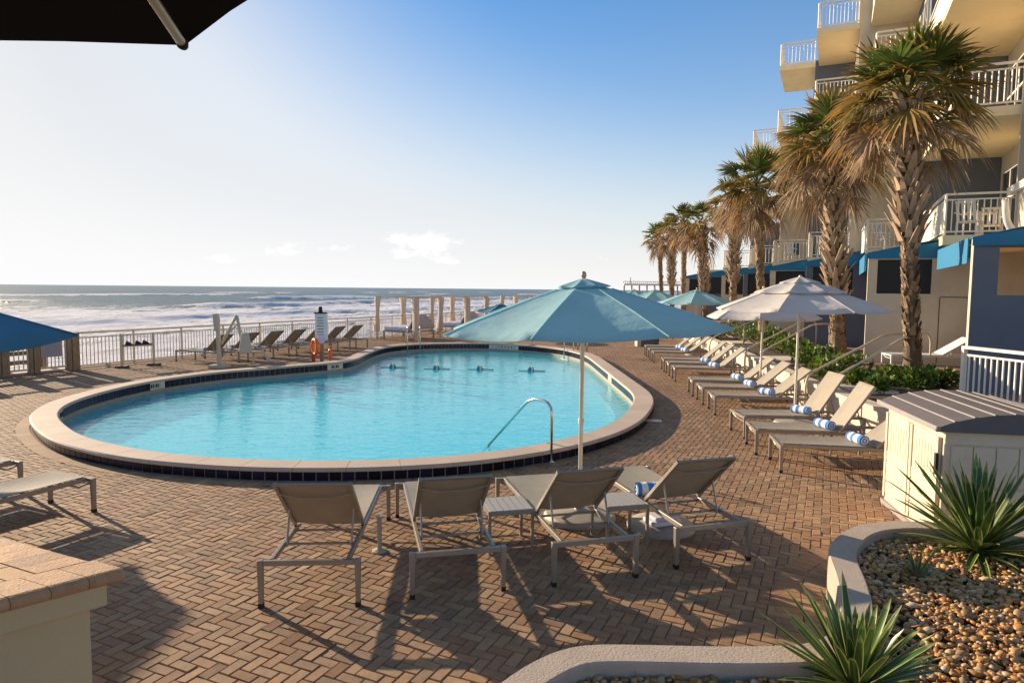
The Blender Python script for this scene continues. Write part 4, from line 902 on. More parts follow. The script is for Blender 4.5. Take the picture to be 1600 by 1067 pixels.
# ------------------------------------------------------------------ terrace, planting bed and retaining wall
ZT = .45
bl = bedline[1:]
terr = [Vector((p.x + .2, p.y, 0)) for p in bl] + [ab(80, 25), ab(10, 25), ab(10, 4.5), Vector((7.0, 8.3, 0))]
mb = MB()
paved = [ab(60, -14.5), ab(60, 25), ab(8, 25), ab(8, 3.0), ab(14, 2.7), ab(17.2, 2.2), ab(20.0, .6), ab(25.5, -1.6), ab(31, -4), ab(37, -5.6), ab(45, -9)]
mb.prism([(p.x, p.y) for p in paved], -.1, ZT); tag(mb.build('terrace', M['paving']), kind='structure')
inner = [p + Vector((.18, 0, 0)) for p in bl]
soil = inner + [ab(60, -12.5), ab(45, -8.5), ab(37, -5.2), ab(31, -3.6), ab(25.5, -1.2), ab(20.3, 1.0), ab(17.2, 2.6), ab(12, 2.9), Vector((7.3, 9.0, 0))]
mb = MB(); mb.prism([(p.x, p.y) for p in soil], -.1, ZT - .03); tag(mb.build('garden_bed', M['soil']), kind='structure')
rw = empty('planter_wall', bl[2]); tag(rw, 'low cream planter wall behind the right hand loungers', 'planter wall')
mb = MB(); sm_ = resample(bl, .5, closed=False)
strip(mb, sm_, offs(sm_, .2, False), -.02, ZT + .02, closed=False); mb.build('wall', M['bwhite'], rw)
mb = MB(); strip(mb, offs(sm_, -.04, False), offs(sm_, .24, False), ZT + .02, ZT + .09, closed=False); mb.build('cap', M['bwhite'], rw)
for (y, s) in ((13.2, .55), (19.5, .5), (25.5, .5)):
    pass
# stair handrails up to the terrace
def stairrail(P, lab):
    root = empty('stair_handrail', P[0]); tag(root, lab, 'handrail', 'tan handrails of the garden steps'); mb = MB(); mb.tube(rounded(P, .3), .025, 10); mb.build('rail', M['rail'], root, smooth=True)
s1 = lambda px, py, z: G(px, py, z)
def rail_pts(foot, low, high, end, zlo, zhi, zt=ZT):
    a = s1(*foot, 0); b = Vector((a.x, a.y, zlo)); c = s1(*high, zhi); e = V(*end, c.y + .8); f = Vector((e.x, e.y, zt)); return [a, b, c, Vector((e.x, e.y, zhi)), f]
stairrail(rail_pts((1257, 642), None, (1383, 523), (1455, 525), .72, 1.38), 'far handrail of the nearest garden steps, passing behind the big palm')
stairrail(rail_pts((1293, 655), None, (1408, 530), (1423, 532), .74, 1.38), 'near handrail of the nearest garden steps')
stairrail(rail_pts((1163, 590), None, (1252, 503), (1276, 506), .78, 1.42), 'far handrail of the second garden steps')
stairrail(rail_pts((1187, 596), None, (1270, 507), (1297, 510), .78, 1.42), 'near handrail of the second garden steps')
stairrail(rail_pts((1093, 562), None, (1150, 499), (1163, 501), .8, 1.42), 'far handrail of the third garden steps')
stairrail(rail_pts((1108, 565), None, (1180, 500), (1195, 503), .8, 1.42), 'near handrail of the third garden steps')
# steps
for k, (y, wd_) in enumerate(((13.9, 1.3), (19.8, 1.3), (26.0, 1.3))):
    x = bedx(y); mb = MB()
    for s in range(3): mb.box(x - .12 + s * .34, y - wd_ / 2, -.05, x + 1.4, y + wd_ / 2, .17 + s * .15)
    tag(mb.build('garden_steps', M['bwhite'], bevel=.01), ['nearest', 'middle', 'farthest'][k] + ' pale garden steps through the planter wall', 'steps', 'garden steps')
# grey cabinet at the far deck
q = G(1008, 541); mb = MB(); cb = empty('cabinet', q); tag(cb, 'dark grey cabinet with a pale corner post beyond the far loungers', 'cabinet')
mb.box(q.x - .22, q.y - .2, 0, q.x + .55, q.y + .4, .62); mb.build('body', M['steelgrey'], cb, bevel=.01); mb = MB(); mb.box(q.x - .38, q.y - .22, 0, q.x - .222, q.y + .4, .66); mb.build('corner_post', M['tan'], cb)
# ------------------------------------------------------------------ shed
u_ = (G(1381, 785) - Vector((4.02, 6.25, 0))); c0 = Vector((4.02, 6.25, 0)); ud = Vector((u_.x, u_.y, 0)).normalized(); SL = Vector((u_.x, u_.y, 0)).length; vd = Vector((ud.y, -ud.x, 0))
def SP(u, v, z): p = c0 + ud * u + vd * v; return Vector((p.x, p.y, z))
sh = empty('storage_shed', SP(SL / 2, .5, 0)); tag(sh, 'beige plastic storage shed with a dark ribbed lid', 'shed')
H = 1.13; D = 1.25
def sbox(mb, u0, v0, z0, u1, v1, z1): mb.hexa([SP(u0, v0, z0), SP(u1, v0, z0), SP(u1, v1, z0), SP(u0, v1, z0), SP(u0, v0, z1), SP(u1, v0, z1), SP(u1, v1, z1), SP(u0, v1, z1)][::1])
mb = MB(); sbox(mb, 0, 0, .04, SL, D, H); mb.build('body', M['shed'], sh, bevel=.01)
mb = MB(); sbox(mb, -.03, -.03, 0, SL + .03, D + .03, .05); mb.build('plinth', M['shedtrim'], sh)
for k in (0, 1):
    u0, u1 = (.04, SL * .5 - .015) if k == 0 else (SL * .5 + .015, SL - .04)
    mb = MB(); sbox(mb, u0, -.022, .1, u1, -.002, H - .07)
    # frame and louvre ribs standing proud of the door
    for i in range(7): uu = u0 + .12 + (u1 - u0 - .24) * i / 6; sbox(mb, uu - .026, -.026, H - .5, uu + .026, -.0225, H - .17)
    for i in range(4): z = .16 + i * .12; sbox(mb, u0 + .05, -.028, z, u1 - .05, -.0225, z + .105)
    sbox(mb, u0, -.036, .1, u0 + .05, -.0226, H - .07); sbox(mb, u1 - .05, -.036, .1, u1, -.0226, H - .07)
    d_ = mb.build('door', M['shed'], sh, bevel=.004)
    if k == 0:
        mb = MB(); sbox(mb, .01, -.06, H - .42, .05, -.037, H - .22); mb.build('latch', M['rubber'], d_)
    mb = MB(); uu = u0 if k else u1
    for i in range(9): sbox(mb, SL * .5 - .012 if k else SL - .03, -.03, .14 + i * .1, SL * .5 + .012 if k else SL - .015, -.021 if k else -.019, .19 + i * .1)
    mb.build('hinge', M['shedtrim'], d_)
mb = MB()
for i in range(6): v0 = .06 + i * .19; mb.hexa([SP(-.014, v0, .62), SP(-.002, v0, .62), SP(-.002, v0 + .175, .62), SP(-.014, v0 + .175, .62), SP(-.014, v0, H - .14), SP(-.002, v0, H - .14), SP(-.002, v0 + .175, H - .14), SP(-.014, v0 + .175, H - .14)])
for i in range(4): z = .1 + i * .128; mb.hexa([SP(-.014, .06, z), SP(-.002, .06, z), SP(-.002, 1.2, z), SP(-.014, 1.2, z), SP(-.014, .06, z + .118), SP(-.002, .06, z + .118), SP(-.002, 1.2, z + .118), SP(-.014, 1.2, z + .118)])
mb.hexa([SP(-.02, .0, H - .12), SP(-.002, .0, H - .12), SP(-.002, 1.25, H - .12), SP(-.02, 1.25, H - .12), SP(-.02, .0, H - .01), SP(-.002, .0, H - .01), SP(-.002, 1.25, H - .01), SP(-.02, 1.25, H - .01)])
mb.build('side_panel', M['shed'], sh)
def lid(v): return H + .045 + .14 * math.sin(math.pi * min(max((v + .07) / (D + .14), 0), 1)) ** .8
mb = MB(); vs = []; nV = 14
for i in range(nV + 1):
    v = -.07 + (D + .14) * i / nV
    for u in (-.07, SL + .07): vs += [SP(u, v, H + .002), SP(u, v, lid(v))]
fs = []
for i in range(nV):
    a = i * 4; b = a + 4; fs += [(a + 1, b + 1, b + 3, a + 3), (a, a + 2, b + 2, b), (a, b, b + 1, a + 1), (a + 2, a + 3, b + 3, b + 2)]
fs += [(0, 1, 3, 2), (nV * 4, nV * 4 + 2, nV * 4 + 3, nV * 4 + 1)]
mb.add(vs, fs); ld = mb.build('lid', M['shedroof'], sh)
mb = MB()
for i in range(8):
    v = .06 + i * .165; mb.bar(SP(-.065, v, lid(v) + .002), SP(SL + .065, v, lid(v) + .002), .02, .012)
mb.build('lid_rib', M['shedtrim'], ld)
mb = MB(); mb.bar(SP(-.085, -.085, H + .025), SP(SL + .085, -.085, H + .025), .03, .05); mb.build('lid_edge', M['shedtrim'], ld)
# white railing behind the shed
rl = empty('ramp_railing', (11, 16, 0)); tag(rl, 'white metal railing behind the shed at the right edge', 'railing')
ra_ = V(1504, 600, 12.7); rb_ = V(1660, 600, 10.8); ra_.z = rb_.z = 0
railing(rl, ra_, rb_, ZT + .0, h=.95, mt=M['whiterail'], sp=.12, cap=.14, th=.07, posts=2.6, bt=.024)
# ------------------------------------------------------------------ stone bed in front
mb = MB(); strip(mb, offs(bedo, .2, False), bedo, -.02, ZB, closed=False)
pw_ = mb; inn_b = offs(bedo, .2, False)
# which side is inside? choose the one inside the bed polygon
if not inpoly(np.array([inn_b[40].x]), np.array([inn_b[40].y]), bedpoly)[0]:
    inn_b = offs(bedo, -.2, False)
mb = MB()
for i in range(len(bedo) - 1):
    a, b, c, d = bedo[i], bedo[i + 1], inn_b[i], inn_b[i + 1]
    w = (c - a).normalized() * .012; w2 = (d - b).normalized() * .012
    prof0 = [(*a.xy, -.02), (*a.xy, ZB - .012), (*(a + w).xy, ZB), (*(c - w).xy, ZB), (*c.xy, ZB - .012), (*c.xy, -.02)]
    prof1 = [(*b.xy, -.02), (*b.xy, ZB - .012), (*(b + w2).xy, ZB), (*(d - w2).xy, ZB), (*d.xy, ZB - .012), (*d.xy, -.02)]
    mb.add(prof0 + prof1, [(q, q + 6, q + 7, q + 1) for q in range(5)], r=.5)
tag(mb.build('planter_curb', M['concrete'], smooth=False), 'curving raised concrete curb around the pebble bed, lower right', 'curb')
mb = MB(); mb.add([(p.x, p.y, .225) for p in bedpoly], [tuple(range(len(bedpoly)))]); tag(mb.build('bed_soil', M['soil']), kind='structure')
def pebbles():
    ico = [(0, -.5257, .8507), (0, .5257, .8507), (0, -.5257, -.8507), (0, .5257, -.8507), (.8507, 0, .5257), (-.8507, 0, .5257), (.8507, 0, -.5257), (-.8507, 0, -.5257), (.5257, .8507, 0), (-.5257, .8507, 0), (.5257, -.8507, 0), (-.5257, -.8507, 0)]
    import bmesh
    bm = bmesh.new(); bmesh.ops.create_icosphere(bm, subdivisions=2, radius=1); bv = np.array([v.co[:] for v in bm.verts]); bf = np.array([[v.index for v in f.verts] for f in bm.faces]); bm.free()
    N_ = 34000; x = rng.uniform(.3, 5.6, N_); y = rng.uniform(2.7, 6.6, N_)
    inb = bedo + [Vector((7, 5.8, 0)), Vector((7, 1.5, 0)), Vector((.2, 1.5, 0))]; small = inn_b + [Vector((7, 5.6, 0)), Vector((7, 1.5, 0)), Vector((.5, 1.5, 0))]
    ok = inpoly(x, y, small) & (x < y * .8 + .3); x = x[ok]; y = y[ok]; n = len(x)
    s = rng.gamma(5, .0024, n) + .005; s = np.clip(s, .007, .036)
    sx = s * rng.uniform(.9, 1.5, n); sy = s * rng.uniform(.7, 1.1, n); sz = s * rng.uniform(.5, .8, n); th_ = rng.uniform(0, 6.28, n); ti = rng.normal(0, .35, n)
    z = .235 + rng.uniform(0, .04, n)
    v = bv[None] * np.stack([sx, sy, sz], -1)[:, None, :]; v = v * (1 + .12 * np.sin(bv[None, :, [1, 2, 0]] * 3 + rng.uniform(0, 6, (n, 1, 3))))
    ct, st_ = np.cos(ti)[:, None], np.sin(ti)[:, None]; vx, vz = v[..., 0] * ct - v[..., 2] * st_, v[..., 0] * st_ + v[..., 2] * ct
    c, s2 = np.cos(th_)[:, None], np.sin(th_)[:, None]; X = vx * c - v[..., 1] * s2 + x[:, None]; Y = vx * s2 + v[..., 1] * c + y[:, None]; Zz = vz + z[:, None]
    V_ = np.stack([X, Y, Zz], -1).reshape(-1, 3); Fc = (bf[None] + (np.arange(n) * len(bv))[:, None, None]).reshape(-1, 3); return V_, Fc, np.repeat(rng.random(n), len(bf))
vs, fs, rr = pebbles()
pb = bigmesh('pebbles', vs, fs, M['pebble'], [('rnd', 'FACE', rr)], smooth=True); tag(pb, 'loose tan and brown river pebbles filling the curbed bed', 'pebbles', kind='stuff')
mb = MB(); rd_ = random.Random(4); inx = inn_b + [Vector((7, 5.6, 0)), Vector((7, 1.5, 0)), Vector((.5, 1.5, 0))]; cnt = 0
while cnt < 170:
    x_, y_ = rd_.uniform(.6, 5), rd_.uniform(3.0, 6.4)
    if not inpoly(np.array([x_]), np.array([y_]), inx)[0]: continue
    cnt += 1; a_ = rd_.uniform(0, 6.28); L_ = rd_.uniform(.03, .11); w_ = rd_.uniform(.004, .012); c_ = Vector((x_, y_, .285 + rd_.uniform(0, .01))); d_ = Vector((math.cos(a_), math.sin(a_), rd_.uniform(-.12, .3))); q_2 = Vector((-math.sin(a_), math.cos(a_), rd_.uniform(-.4, .4))) * w_
    mb.add([c_ - d_ * L_ / 2, c_ + q_2, c_ + d_ * L_ / 2 + Vector((0, 0, .004)), c_ - q_2], [(0, 1, 2, 3)])
tag(mb.build('leaf_litter', M['dryfrond']), 'dry fallen leaf bits scattered over the pebbles', 'leaf litter', kind='stuff')
# ------------------------------------------------------------------ yuccas
def yucca(loc, n, Ln, wd_, lab, low=-12, seed=1):
    rd = random.Random(seed); mb = MB(); root = empty('yucca', loc); tag(root, lab, 'yucca')
    for i in range(n):
        az_ = i * 2.39996 + rd.uniform(-.25, .25); f = i / n; el_ = R(86 - (86 - low) * f ** .8 + rd.uniform(-7, 7)); L_ = Ln * rd.uniform(.75, 1.08) * (.7 + .4 * math.sin(math.pi * min(1, f + .18)))
        d = Vector((math.cos(az_) * math.cos(el_), math.sin(az_) * math.cos(el_), math.sin(el_))); side = Vector((-math.sin(az_), math.cos(az_), 0)); nn = side.cross(d) * -1
        droop = rd.uniform(.02, .16) * (1 + (f > .6)); vs = []; fs = []; tt = []; SG = 7
        for k in range(SG + 1):
            t = k / SG; w = wd_ * (.6 + 1.1 * t) * (1 - t) ** .6 * 1.2 if t < 1 else .0006; w = max(w, .0006)
            c = Vector(loc) + d * (L_ * t + .03) - Vector((0, 0, 1)) * (droop * L_ * t * t)
            for q in (-1, -.78, 0, .78, 1): vs.append(c + side * (w * q) + nn * (w * .35 * abs(q)))
        for k in range(SG):
            for q in range(4): a = k * 5 + q; fs.append((a, a + 1, a + 6, a + 5)); tt.append(1.0 if q in (0, 3) else (0.0 if k < SG - 1 else .35))
        mb.add(vs, fs, t=tt, r=rd.random())
    mb.build('rosette', M['yucca'], root, smooth=True)
    mb = MB(); mb.lathe([(.05, -.12), (.06, 0), (.03, .08)], c=loc, seg=10); mb.build('stem', M['stem'], root)
yucca(tuple(G(1528, 862, .27)), 120, .82, .032, 'large variegated yucca beside the shed', low=-14, seed=3)
yucca(tuple(G(1337, 1082, .25)), 96, .54, .026, 'smaller variegated yucca at the bottom edge of the photo', low=-4, seed=5)
yucca(tuple(G(1432, 905, .24)), 22, .27, .011, 'little grassy yucca pup left of the large yucca', low=25, seed=9)
# ------------------------------------------------------------------ brick capped pier, lower left
ZP = 1.05; pc = G(196, 888, ZP); pc.z = 0
e1_ = -BX; e2_ = Vector((-math.sin(R(45)), -math.cos(R(45)), 0)); pcol = empty('masonry_pier', pc + e1_ * .8 + e2_ * .6); tag(pcol, 'cream stucco pier with a rounded brick cap in the lower left corner', 'pier')
def PQ(u, v, z): p = pc + e1_ * u + e2_ * v; return Vector((p.x, p.y, z))
mb = MB(); W_ = 1.5
mb.prism([PQ(.10, .10, 0).xy, PQ(W_, .1, 0).xy, PQ(W_, W_, 0).xy, PQ(.1, W_, 0).xy], 0, ZP - .17); mb.build('body', M['stucco'], pcol)
mb = MB(); mb.prism([PQ(.05, .05, 0).xy, PQ(W_, .05, 0).xy, PQ(W_, W_, 0).xy, PQ(.05, W_, 0).xy], ZP - .175, ZP - .065); mb.build('neck_moulding', M['stucco'], pcol, bevel=.008)
# bullnose bricks along both visible edges, square tiles on top
mb = MB()
def nose(P, Q, inward, n):
    d = (Q - P) / n
    for i in range(n):
        a = P + d * (i + .012); b = P + d * (i + .988); prof = []
        for k in range(8): t = math.pi * k / 7; prof.append((-.033 * math.sin(t), .033 * math.cos(t) - .033))
        pr = [(.2, 0)] + prof + [(.2, -.066)]; vs = []
        for p in (a, b):
            for (o_, z_) in pr: vs.append(p + inward * (o_ + .033) + Vector((0, 0, ZP + z_)))
        m_ = len(pr); fs = [(k, (k + 1) % m_, m_ + (k + 1) % m_, m_ + k) for k in range(m_)] + [tuple(range(m_ - 1, -1, -1)), tuple(range(m_, 2 * m_))]
        mb.add(vs, fs)
nose(PQ(0, 0, 0), PQ(0, 1.5, 0), e1_, 10); nose(PQ(.24, 0, 0), PQ(1.5, 0, 0), e2_, 9)
mb.build('bullnose_cap', M['bullnose'], pcol)
mb = MB()
for i in range(6):
    for j in range(11):
        u0, v0 = .236 + i * .205, .236 + j * .112 ; g = .004
        mb.prism([PQ(u0 + g, v0 + g, 0).xy, PQ(u0 + .205 - g, v0 + g, 0).xy, PQ(u0 + .205 - g, v0 + .112 - g, 0).xy, PQ(u0 + g, v0 + .112 - g, 0).xy], ZP - .04, ZP - .001 + random.uniform(-.001, .001))
mb.build('cap_tile', M['captop'], pcol)
mb = MB(); mb.prism([PQ(.03, .03, 0).xy, PQ(W_, .03, 0).xy, PQ(W_, W_, 0).xy, PQ(.03, W_, 0).xy], ZP - .06, ZP - .009); mb.build('cap_mortar', M['copegrout'], pcol)
# ------------------------------------------------------------------ hotel
ht = empty('hotel_building', ab(30, 6, 0)); tag(ht, 'stepped cream and slate hotel with balconies on the right', 'building')
LV = [3.88, 7.03, 10.2, 13.35, 16.5, 19.6]
bays = [(14.2, 4.05, 6.6, 5), (20.8, 2.53, 6.2, 5), (27, 1.0, 5.0, 5), (32, -1.0, 4.5, 5), (36.5, -2.75, 4.0, 4), (40.5, -4.3, 4.5, 3), (45, -6.3, 5, 1), (50, -8.5, 5.5, 1)]
for i, (a0, b0_, Ln, nl) in enumerate(bays):
    dpt = 2.27 if i < 2 else 1.6
    room_b = b0_ + dpt
    htop = LV[nl - 1] + (2.9 if nl >= 5 else .0)
    wallm = M['bblue'] if i % 2 == 0 or i == 1 else M['bcream']
    if i == 1: wallm = M['bcream']
    mb = MB(); topz = htop + (3.3 if nl >= 5 else 0.05)
    if i in (6, 7): topz = LV[0] + (2.7 if i == 6 else 0)
    if topz > LV[0]: mb.abox(a0, room_b, LV[0] - .22, a0 + Ln - .003, room_b + 9 + i * .9, topz); mb.build('wall', wallm, ht)
    # slabs
    for k in range(nl):
        z = LV[k]
        mb = MB(); mb.abox(a0 - .02, b0_, z - .24, a0 + Ln - .025, room_b - .003, z); sl_ = mb.build('balcony', M['slab'], ht)
        solid = (i == 0 and k == 0)
        if solid:
            mb = MB(); mb.abox(a0, b0_ + .02, z + .002, a0 + Ln, b0_ + .1, z + 1.02)
            for q in range(30): mb.abox(a0 + q * .22, b0_, z + .004, a0 + q * .22 + .2, b0_ + .019, z + 1.0)
            mb.build('parapet', M['bcream'], sl_); mb = MB(); mb.abox(a0, b0_ - .1, z + 1.021, a0 + Ln + .6, b0_ + .2, z + 1.2); mb.build('parapet_cap', M['whiterail'], sl_)
        else:
            if i < 7:
                railing(sl_, ab(a0 + .03, b0_ + .04), ab(a0 + .03, room_b - .03), z, names=('top_rail', 'bottom_rail', 'balusters', 'post'), posts=2.4, cap=.06, sp=.13 if i < 4 else .16, bt=.022)
            railing(sl_, ab(a0 + .08, b0_ + .04), ab(a0 + Ln - .1, b0_ + .04), z, names=('top_rail', 'bottom_rail', 'balusters', 'post'), posts=2.6, cap=.06, sp=.13 if i < 4 else .2, bt=.022)
        # windows on the sea face of the room
        if nl >= 5 and i < 4 or k < nl - 1 or i in (6,):
            for w0, w1 in ((.5, .5 + .22 * Ln), (.55 * Ln, .93 * Ln)):
                wf = MB(); A0, A1 = a0 + w0, a0 + w1; z0, z1 = z + .06, z + 2.35
                for (x0, x1, y0, y1) in ((A0, A0 + .09, z0, z1), (A1 - .09, A1, z0, z1), (A0 + .09, A1 - .09, z1 - .09, z1), (A0 + .09, A1 - .09, z0, z0 + .09), ((A0 + A1) / 2 - .04, (A0 + A1) / 2 + .04, z0 + .09, z1 - .09), (A0 + .09, (A0 + A1) / 2 - .04, z0 + 1.35, z0 + 1.42), ((A0 + A1) / 2 + .04, A1 - .09, z0 + 1.35, z0 + 1.42)):
                    wf.abox(x0, room_b - .06, y0, x1, room_b - .002, y1)
                w_ = wf.build('window', M['winframe'], ht); mb = MB(); mb.abox(A0 + .05, room_b - .03, z0 + .05, A1 - .05, room_b - .0035, z1 - .05); mb.build('pane', M['glass'], w_)
    # party fins between bays
    if i in (1,):
        mb = MB(); fb = (4.02 if i == 1 else b0_ + .03); mb.abox(a0 - .14, fb, LV[0] + .003 if i == 1 else LV[1] + 3.2, a0 - .023, room_b + .4, topz); mb.build('fin_wall', M['bcream'], ht)
# downspout
mb = MB(); mb.tube(rounded([V(1571, 313, 16.4), V(1572, 345, 16.4), V(1582, 362, 16.4), V(1600, 364, 16.2)], .25), .075, 10); mb.build('downspout', M['winframe'], ht, smooth=True)
# patio walls at terrace level with their awnings
pats = [(16.1, 2.5, M['bblue'], 'open'), (21.5, .9, M['bcream'], 'dark'), (27.2, -.87, M['bblue'], 'dark'), (32.4, -2.5, M['bcream'], 'dark'), (37.5, -4.2, M['bblue'], 'dark'), (42.5, -6.0, M['bcream'], 'dark'), (47.5, -8.0, M['bblue'], 'dark'), (52.5, -10, M['bcream'], 'dark')]
for i, (a0, b0_, mt_, kind) in enumerate(pats):
    T = .22; zb, zt_ = ZT - .02, 3.62; ow0, ow1, oz0, oz1 = (.42 if i == 0 else .22), (3.2 if i == 0 else 1.52), 2.37 if i < 2 else 2.2, 3.3
    bend = b0_ + (6 if i < 2 else 4.2)
    mb = MB()
    mb.abox(a0, b0_, zb, a0 + T, bend, oz0); mb.abox(a0, b0_, oz0, a0 + T, b0_ + ow0, zt_ - .15); mb.abox(a0, b0_ + ow1, oz0, a0 + T, bend, zt_ - .15); mb.abox(a0, b0_ + ow0, oz1, a0 + T, b0_ + ow1, zt_ - .15)
    pw2 = mb.build('patio_wall', mt_, ht)
    mb = MB(); mb.abox(a0 - .003, b0_ - .012, zb, a0 + T + .003, b0_ - .0005, zt_ - .15); mb.build('wall_end_trim', M['bcream'], pw2)
    if kind == 'dark': mb = MB(); mb.abox(a0 + .09, b0_ + ow0 + .002, oz0 + .002, a0 + .12, b0_ + ow1 - .002, oz1 - .002); mb.build('shade_panel', M['dark'], pw2)  # black sheet standing in for the shade inside the opening
    nxt = pats[i + 1] if i + 1 < len(pats) else (a0 + 5, b0_ - 2)
    # room wall behind the patio
    mb = MB(); mb.abox(a0 + T + .01, bend - .6, zb, nxt[0] - .01, bend - .3, 3.62); mb.build('room_wall', M['bcream'], ht)
    # awning: sloping roof sheet, gable to the camera, valance to the sea
    a1 = nxt[0] - .05 if i else 20.75; bo = b0_ - .04; bi = b0_ + 1.75; zo, zi = 3.5, 3.86
    if i == 0: bi = 4.0
    mb = MB()
    mb.hexa([ab(a0 - .03, bo, zo - .02), ab(a0 - .03, bi, zi - .02), ab(a1, bi, zi - .02), ab(a1, bo, zo - .02), ab(a0 - .03, bo, zo), ab(a0 - .03, bi, zi), ab(a1, bi, zi), ab(a1, bo, zo)])
    mb.hexa([ab(a0 - .05, bo, 3.33), ab(a0 - .05, bi + .6, 3.33), ab(a0 - .031, bi + .6, 3.33), ab(a0 - .031, bo, 3.33), ab(a0 - .05, bo, zo), ab(a0 - .05, bi + .6, zi), ab(a0 - .031, bi + .6, zi), ab(a0 - .031, bo, zo)])
    mb.abox(a0 + .3, bo - .025, 3.0, a1, bo - .002, zo + .005)
    aw = mb.build('awning', M['awn'], ht)
# hose, little wall tap
mb = MB(); mb.tube([V(1466, 412, 19.6), V(1473, 440, 19.6), V(1474, 450, 19.6), V(1483, 460, 19.6), V(1487, 470, 19.6)], .02, 6); mb.build('wall_tap', M['stem'], ht)
mb = MB()
for (b0_, b1_, z0, z1) in ((2.62, 2.64, .5, 2.28), (2.64, 6.0, 2.28, 2.3)): mb.abox(21.494, b0_, z0, 21.4995, b1_, z1)
mb.build('wall_joint', M['mark'], ht)
# ------------------------------------------------------------------ balcony furniture
def chair(loc, rz, lab, z):
    root = empty('balcony_chair', loc, rz); tag(root, lab, 'chair', 'white balcony chairs')
    for sx in (-.24, .24):
        for sy in (-.22, .24): mb = MB(); mb.bar((sx, sy, 0), (sx * .95, sy * .9, .42 if sy < 0 else .42), .04, .04); mb.build('leg', M['white'], root, world=False)
    mb = MB(); mb.box(-.25, -.24, .42, .25, .24, .46); mb.build('seat', M['white'], root, world=False, bevel=.01)
    mb = MB()
    for k in range(4): mb.bar((-.2 + k * .133, .23, .46), (-.2 + k * .133, .36, .95), .07, .02)
    mb.bar((-.25, .35, .95), (.25, .35, .95), .03, .06); mb.bar((-.26, -.2, .66), (-.26, .3, .68), .05, .03); mb.bar((.26, -.2, .66), (.26, .3, .68), .05, .03); mb.build('backrest', M['white'], root, world=False)
for k, (a_, b_, z, rz, lab) in enumerate(((22.1, 3.3, 0, 2.2, 'white chair left of the table on the nearest lower balcony'), (23.4, 4.0, 0, -.6, 'white chair right of the table on the nearest lower balcony'), (28.4, 1.7, 0, .4, 'white chair on the cream balcony behind the big palm'), (33.0, -.3, 0, .4, 'white chair on the third balcony, between the palms'), (37.5, -2.0, 0, 2.5, 'white chair on the fourth lower balcony with a blue towel behind it'))):
    chair(ab(a_, b_, LV[z]), rz, lab, z)
for (a_, b_, lab) in ((22.7, 3.6, 'white round table on the nearest lower balcony'), (33.4, .1, 'white round table on the third lower balcony')):
    root = empty('balcony_table', ab(a_, b_, LV[0])); tag(root, lab, 'table', 'white balcony tables'); mb = MB(); mb.lathe([(.4, .7), (.42, .71), (.42, .735), (.4, .74)], seg=24); mb.build('table_top', M['white'], root, world=False); mb = MB()
    mb.lathe([(.2, 0), (.2, .03), (.04, .06), (.04, .7)], seg=12); mb.build('pedestal', M['white'], root, world=False)
p = ab(38.3, -1.75, LV[0] + .95); mb = MB(); mb.box(-.16, -.03, -.55, .16, .03, .1); bt = mb.build('hanging_towel', M['tealdark'], bevel=.02); bt.location = p; tag(bt, 'blue beach towel hung on the fourth lower balcony', 'towel')
# terrace lounger in front of the patio wall
o = lounger(33, True); place(o, G(1385, 574, ZT) * 1, Vector((.97, -.2, 0)), 'white lounger on the terrace against the cream patio wall', GR)
# ------------------------------------------------------------------ palms
def fan(mb, o, d, lp, Rb, nseg, droop, rd, spread=105, tipstart=.8, wdt=.036, tipb=0.0, sag=.12):
    d = d.normalized(); s = Vector((-d.y, d.x, 0)); s = s.normalized() if s.length > .05 else Vector((1, 0, 0)); n = d.cross(s); up = n if n.z > 0 else -n
    hub = o + d * lp - Vector((0, 0, 1)) * (lp * lp * sag)
    mb.bar(o, hub, .035, .018, r=rd.random(), t=.15)
    d2 = (d - Vector((0, 0, rd.uniform(.1, .5)))).normalized(); s = (s + up * rd.uniform(-.5, .5)); s = (s - d2 * s.dot(d2)).normalized(); up = d2.cross(s); up = up if up.z > 0 else -up
    rb = rd.random(); fold = rd.uniform(.05, .35)
    for k in range(nseg):
        ph = R(-spread + 2 * spread * k / (nseg - 1) + rd.uniform(-2, 2)); L_ = Rb * (.7 + .3 * math.cos(ph * .8)) * rd.uniform(.85, 1.08)
        dr = d2 * math.cos(ph) + s * math.sin(ph) + up * (fold * abs(math.sin(ph)) - .02); dr.normalize(); pw = (dr.cross(up)).normalized(); tw = .45 * (1 if k % 2 else -1)
        pw = (pw + up * tw).normalized(); vs = []; fs = []; dd = droop * rd.uniform(.5, 1.6); SG = 5; T = (0, .25, .5, .72, .88, 1); sw = rd.uniform(-.12, .12)
        for q in range(SG + 1):
            t = T[q]; c = hub + dr * (L_ * t) - Vector((0, 0, 1)) * (dd * L_ * t ** 2.6) + pw * (sw * L_ * max(0, t - .45) ** 1.5)
            w = Rb * wdt * (min(t, .5) / .5) * (1 if t <= .5 else (1 - ((t - .5) / .5) ** 1.3)) + .0025
            vs += [c - pw * w, c + pw * w]
        for q in range(SG): fs.append((2 * q, 2 * q + 1, 2 * q + 3, 2 * q + 2))
        mb.add(vs, fs, r=rb * .7 + rd.random() * .3, t=[min(1, tipb + (1 - tipb) * max(0, (T[q] + T[q + 1]) / 2 - tipstart) / (1 - tipstart) * rd.uniform(.2, 1.5)) for q in range(SG)])
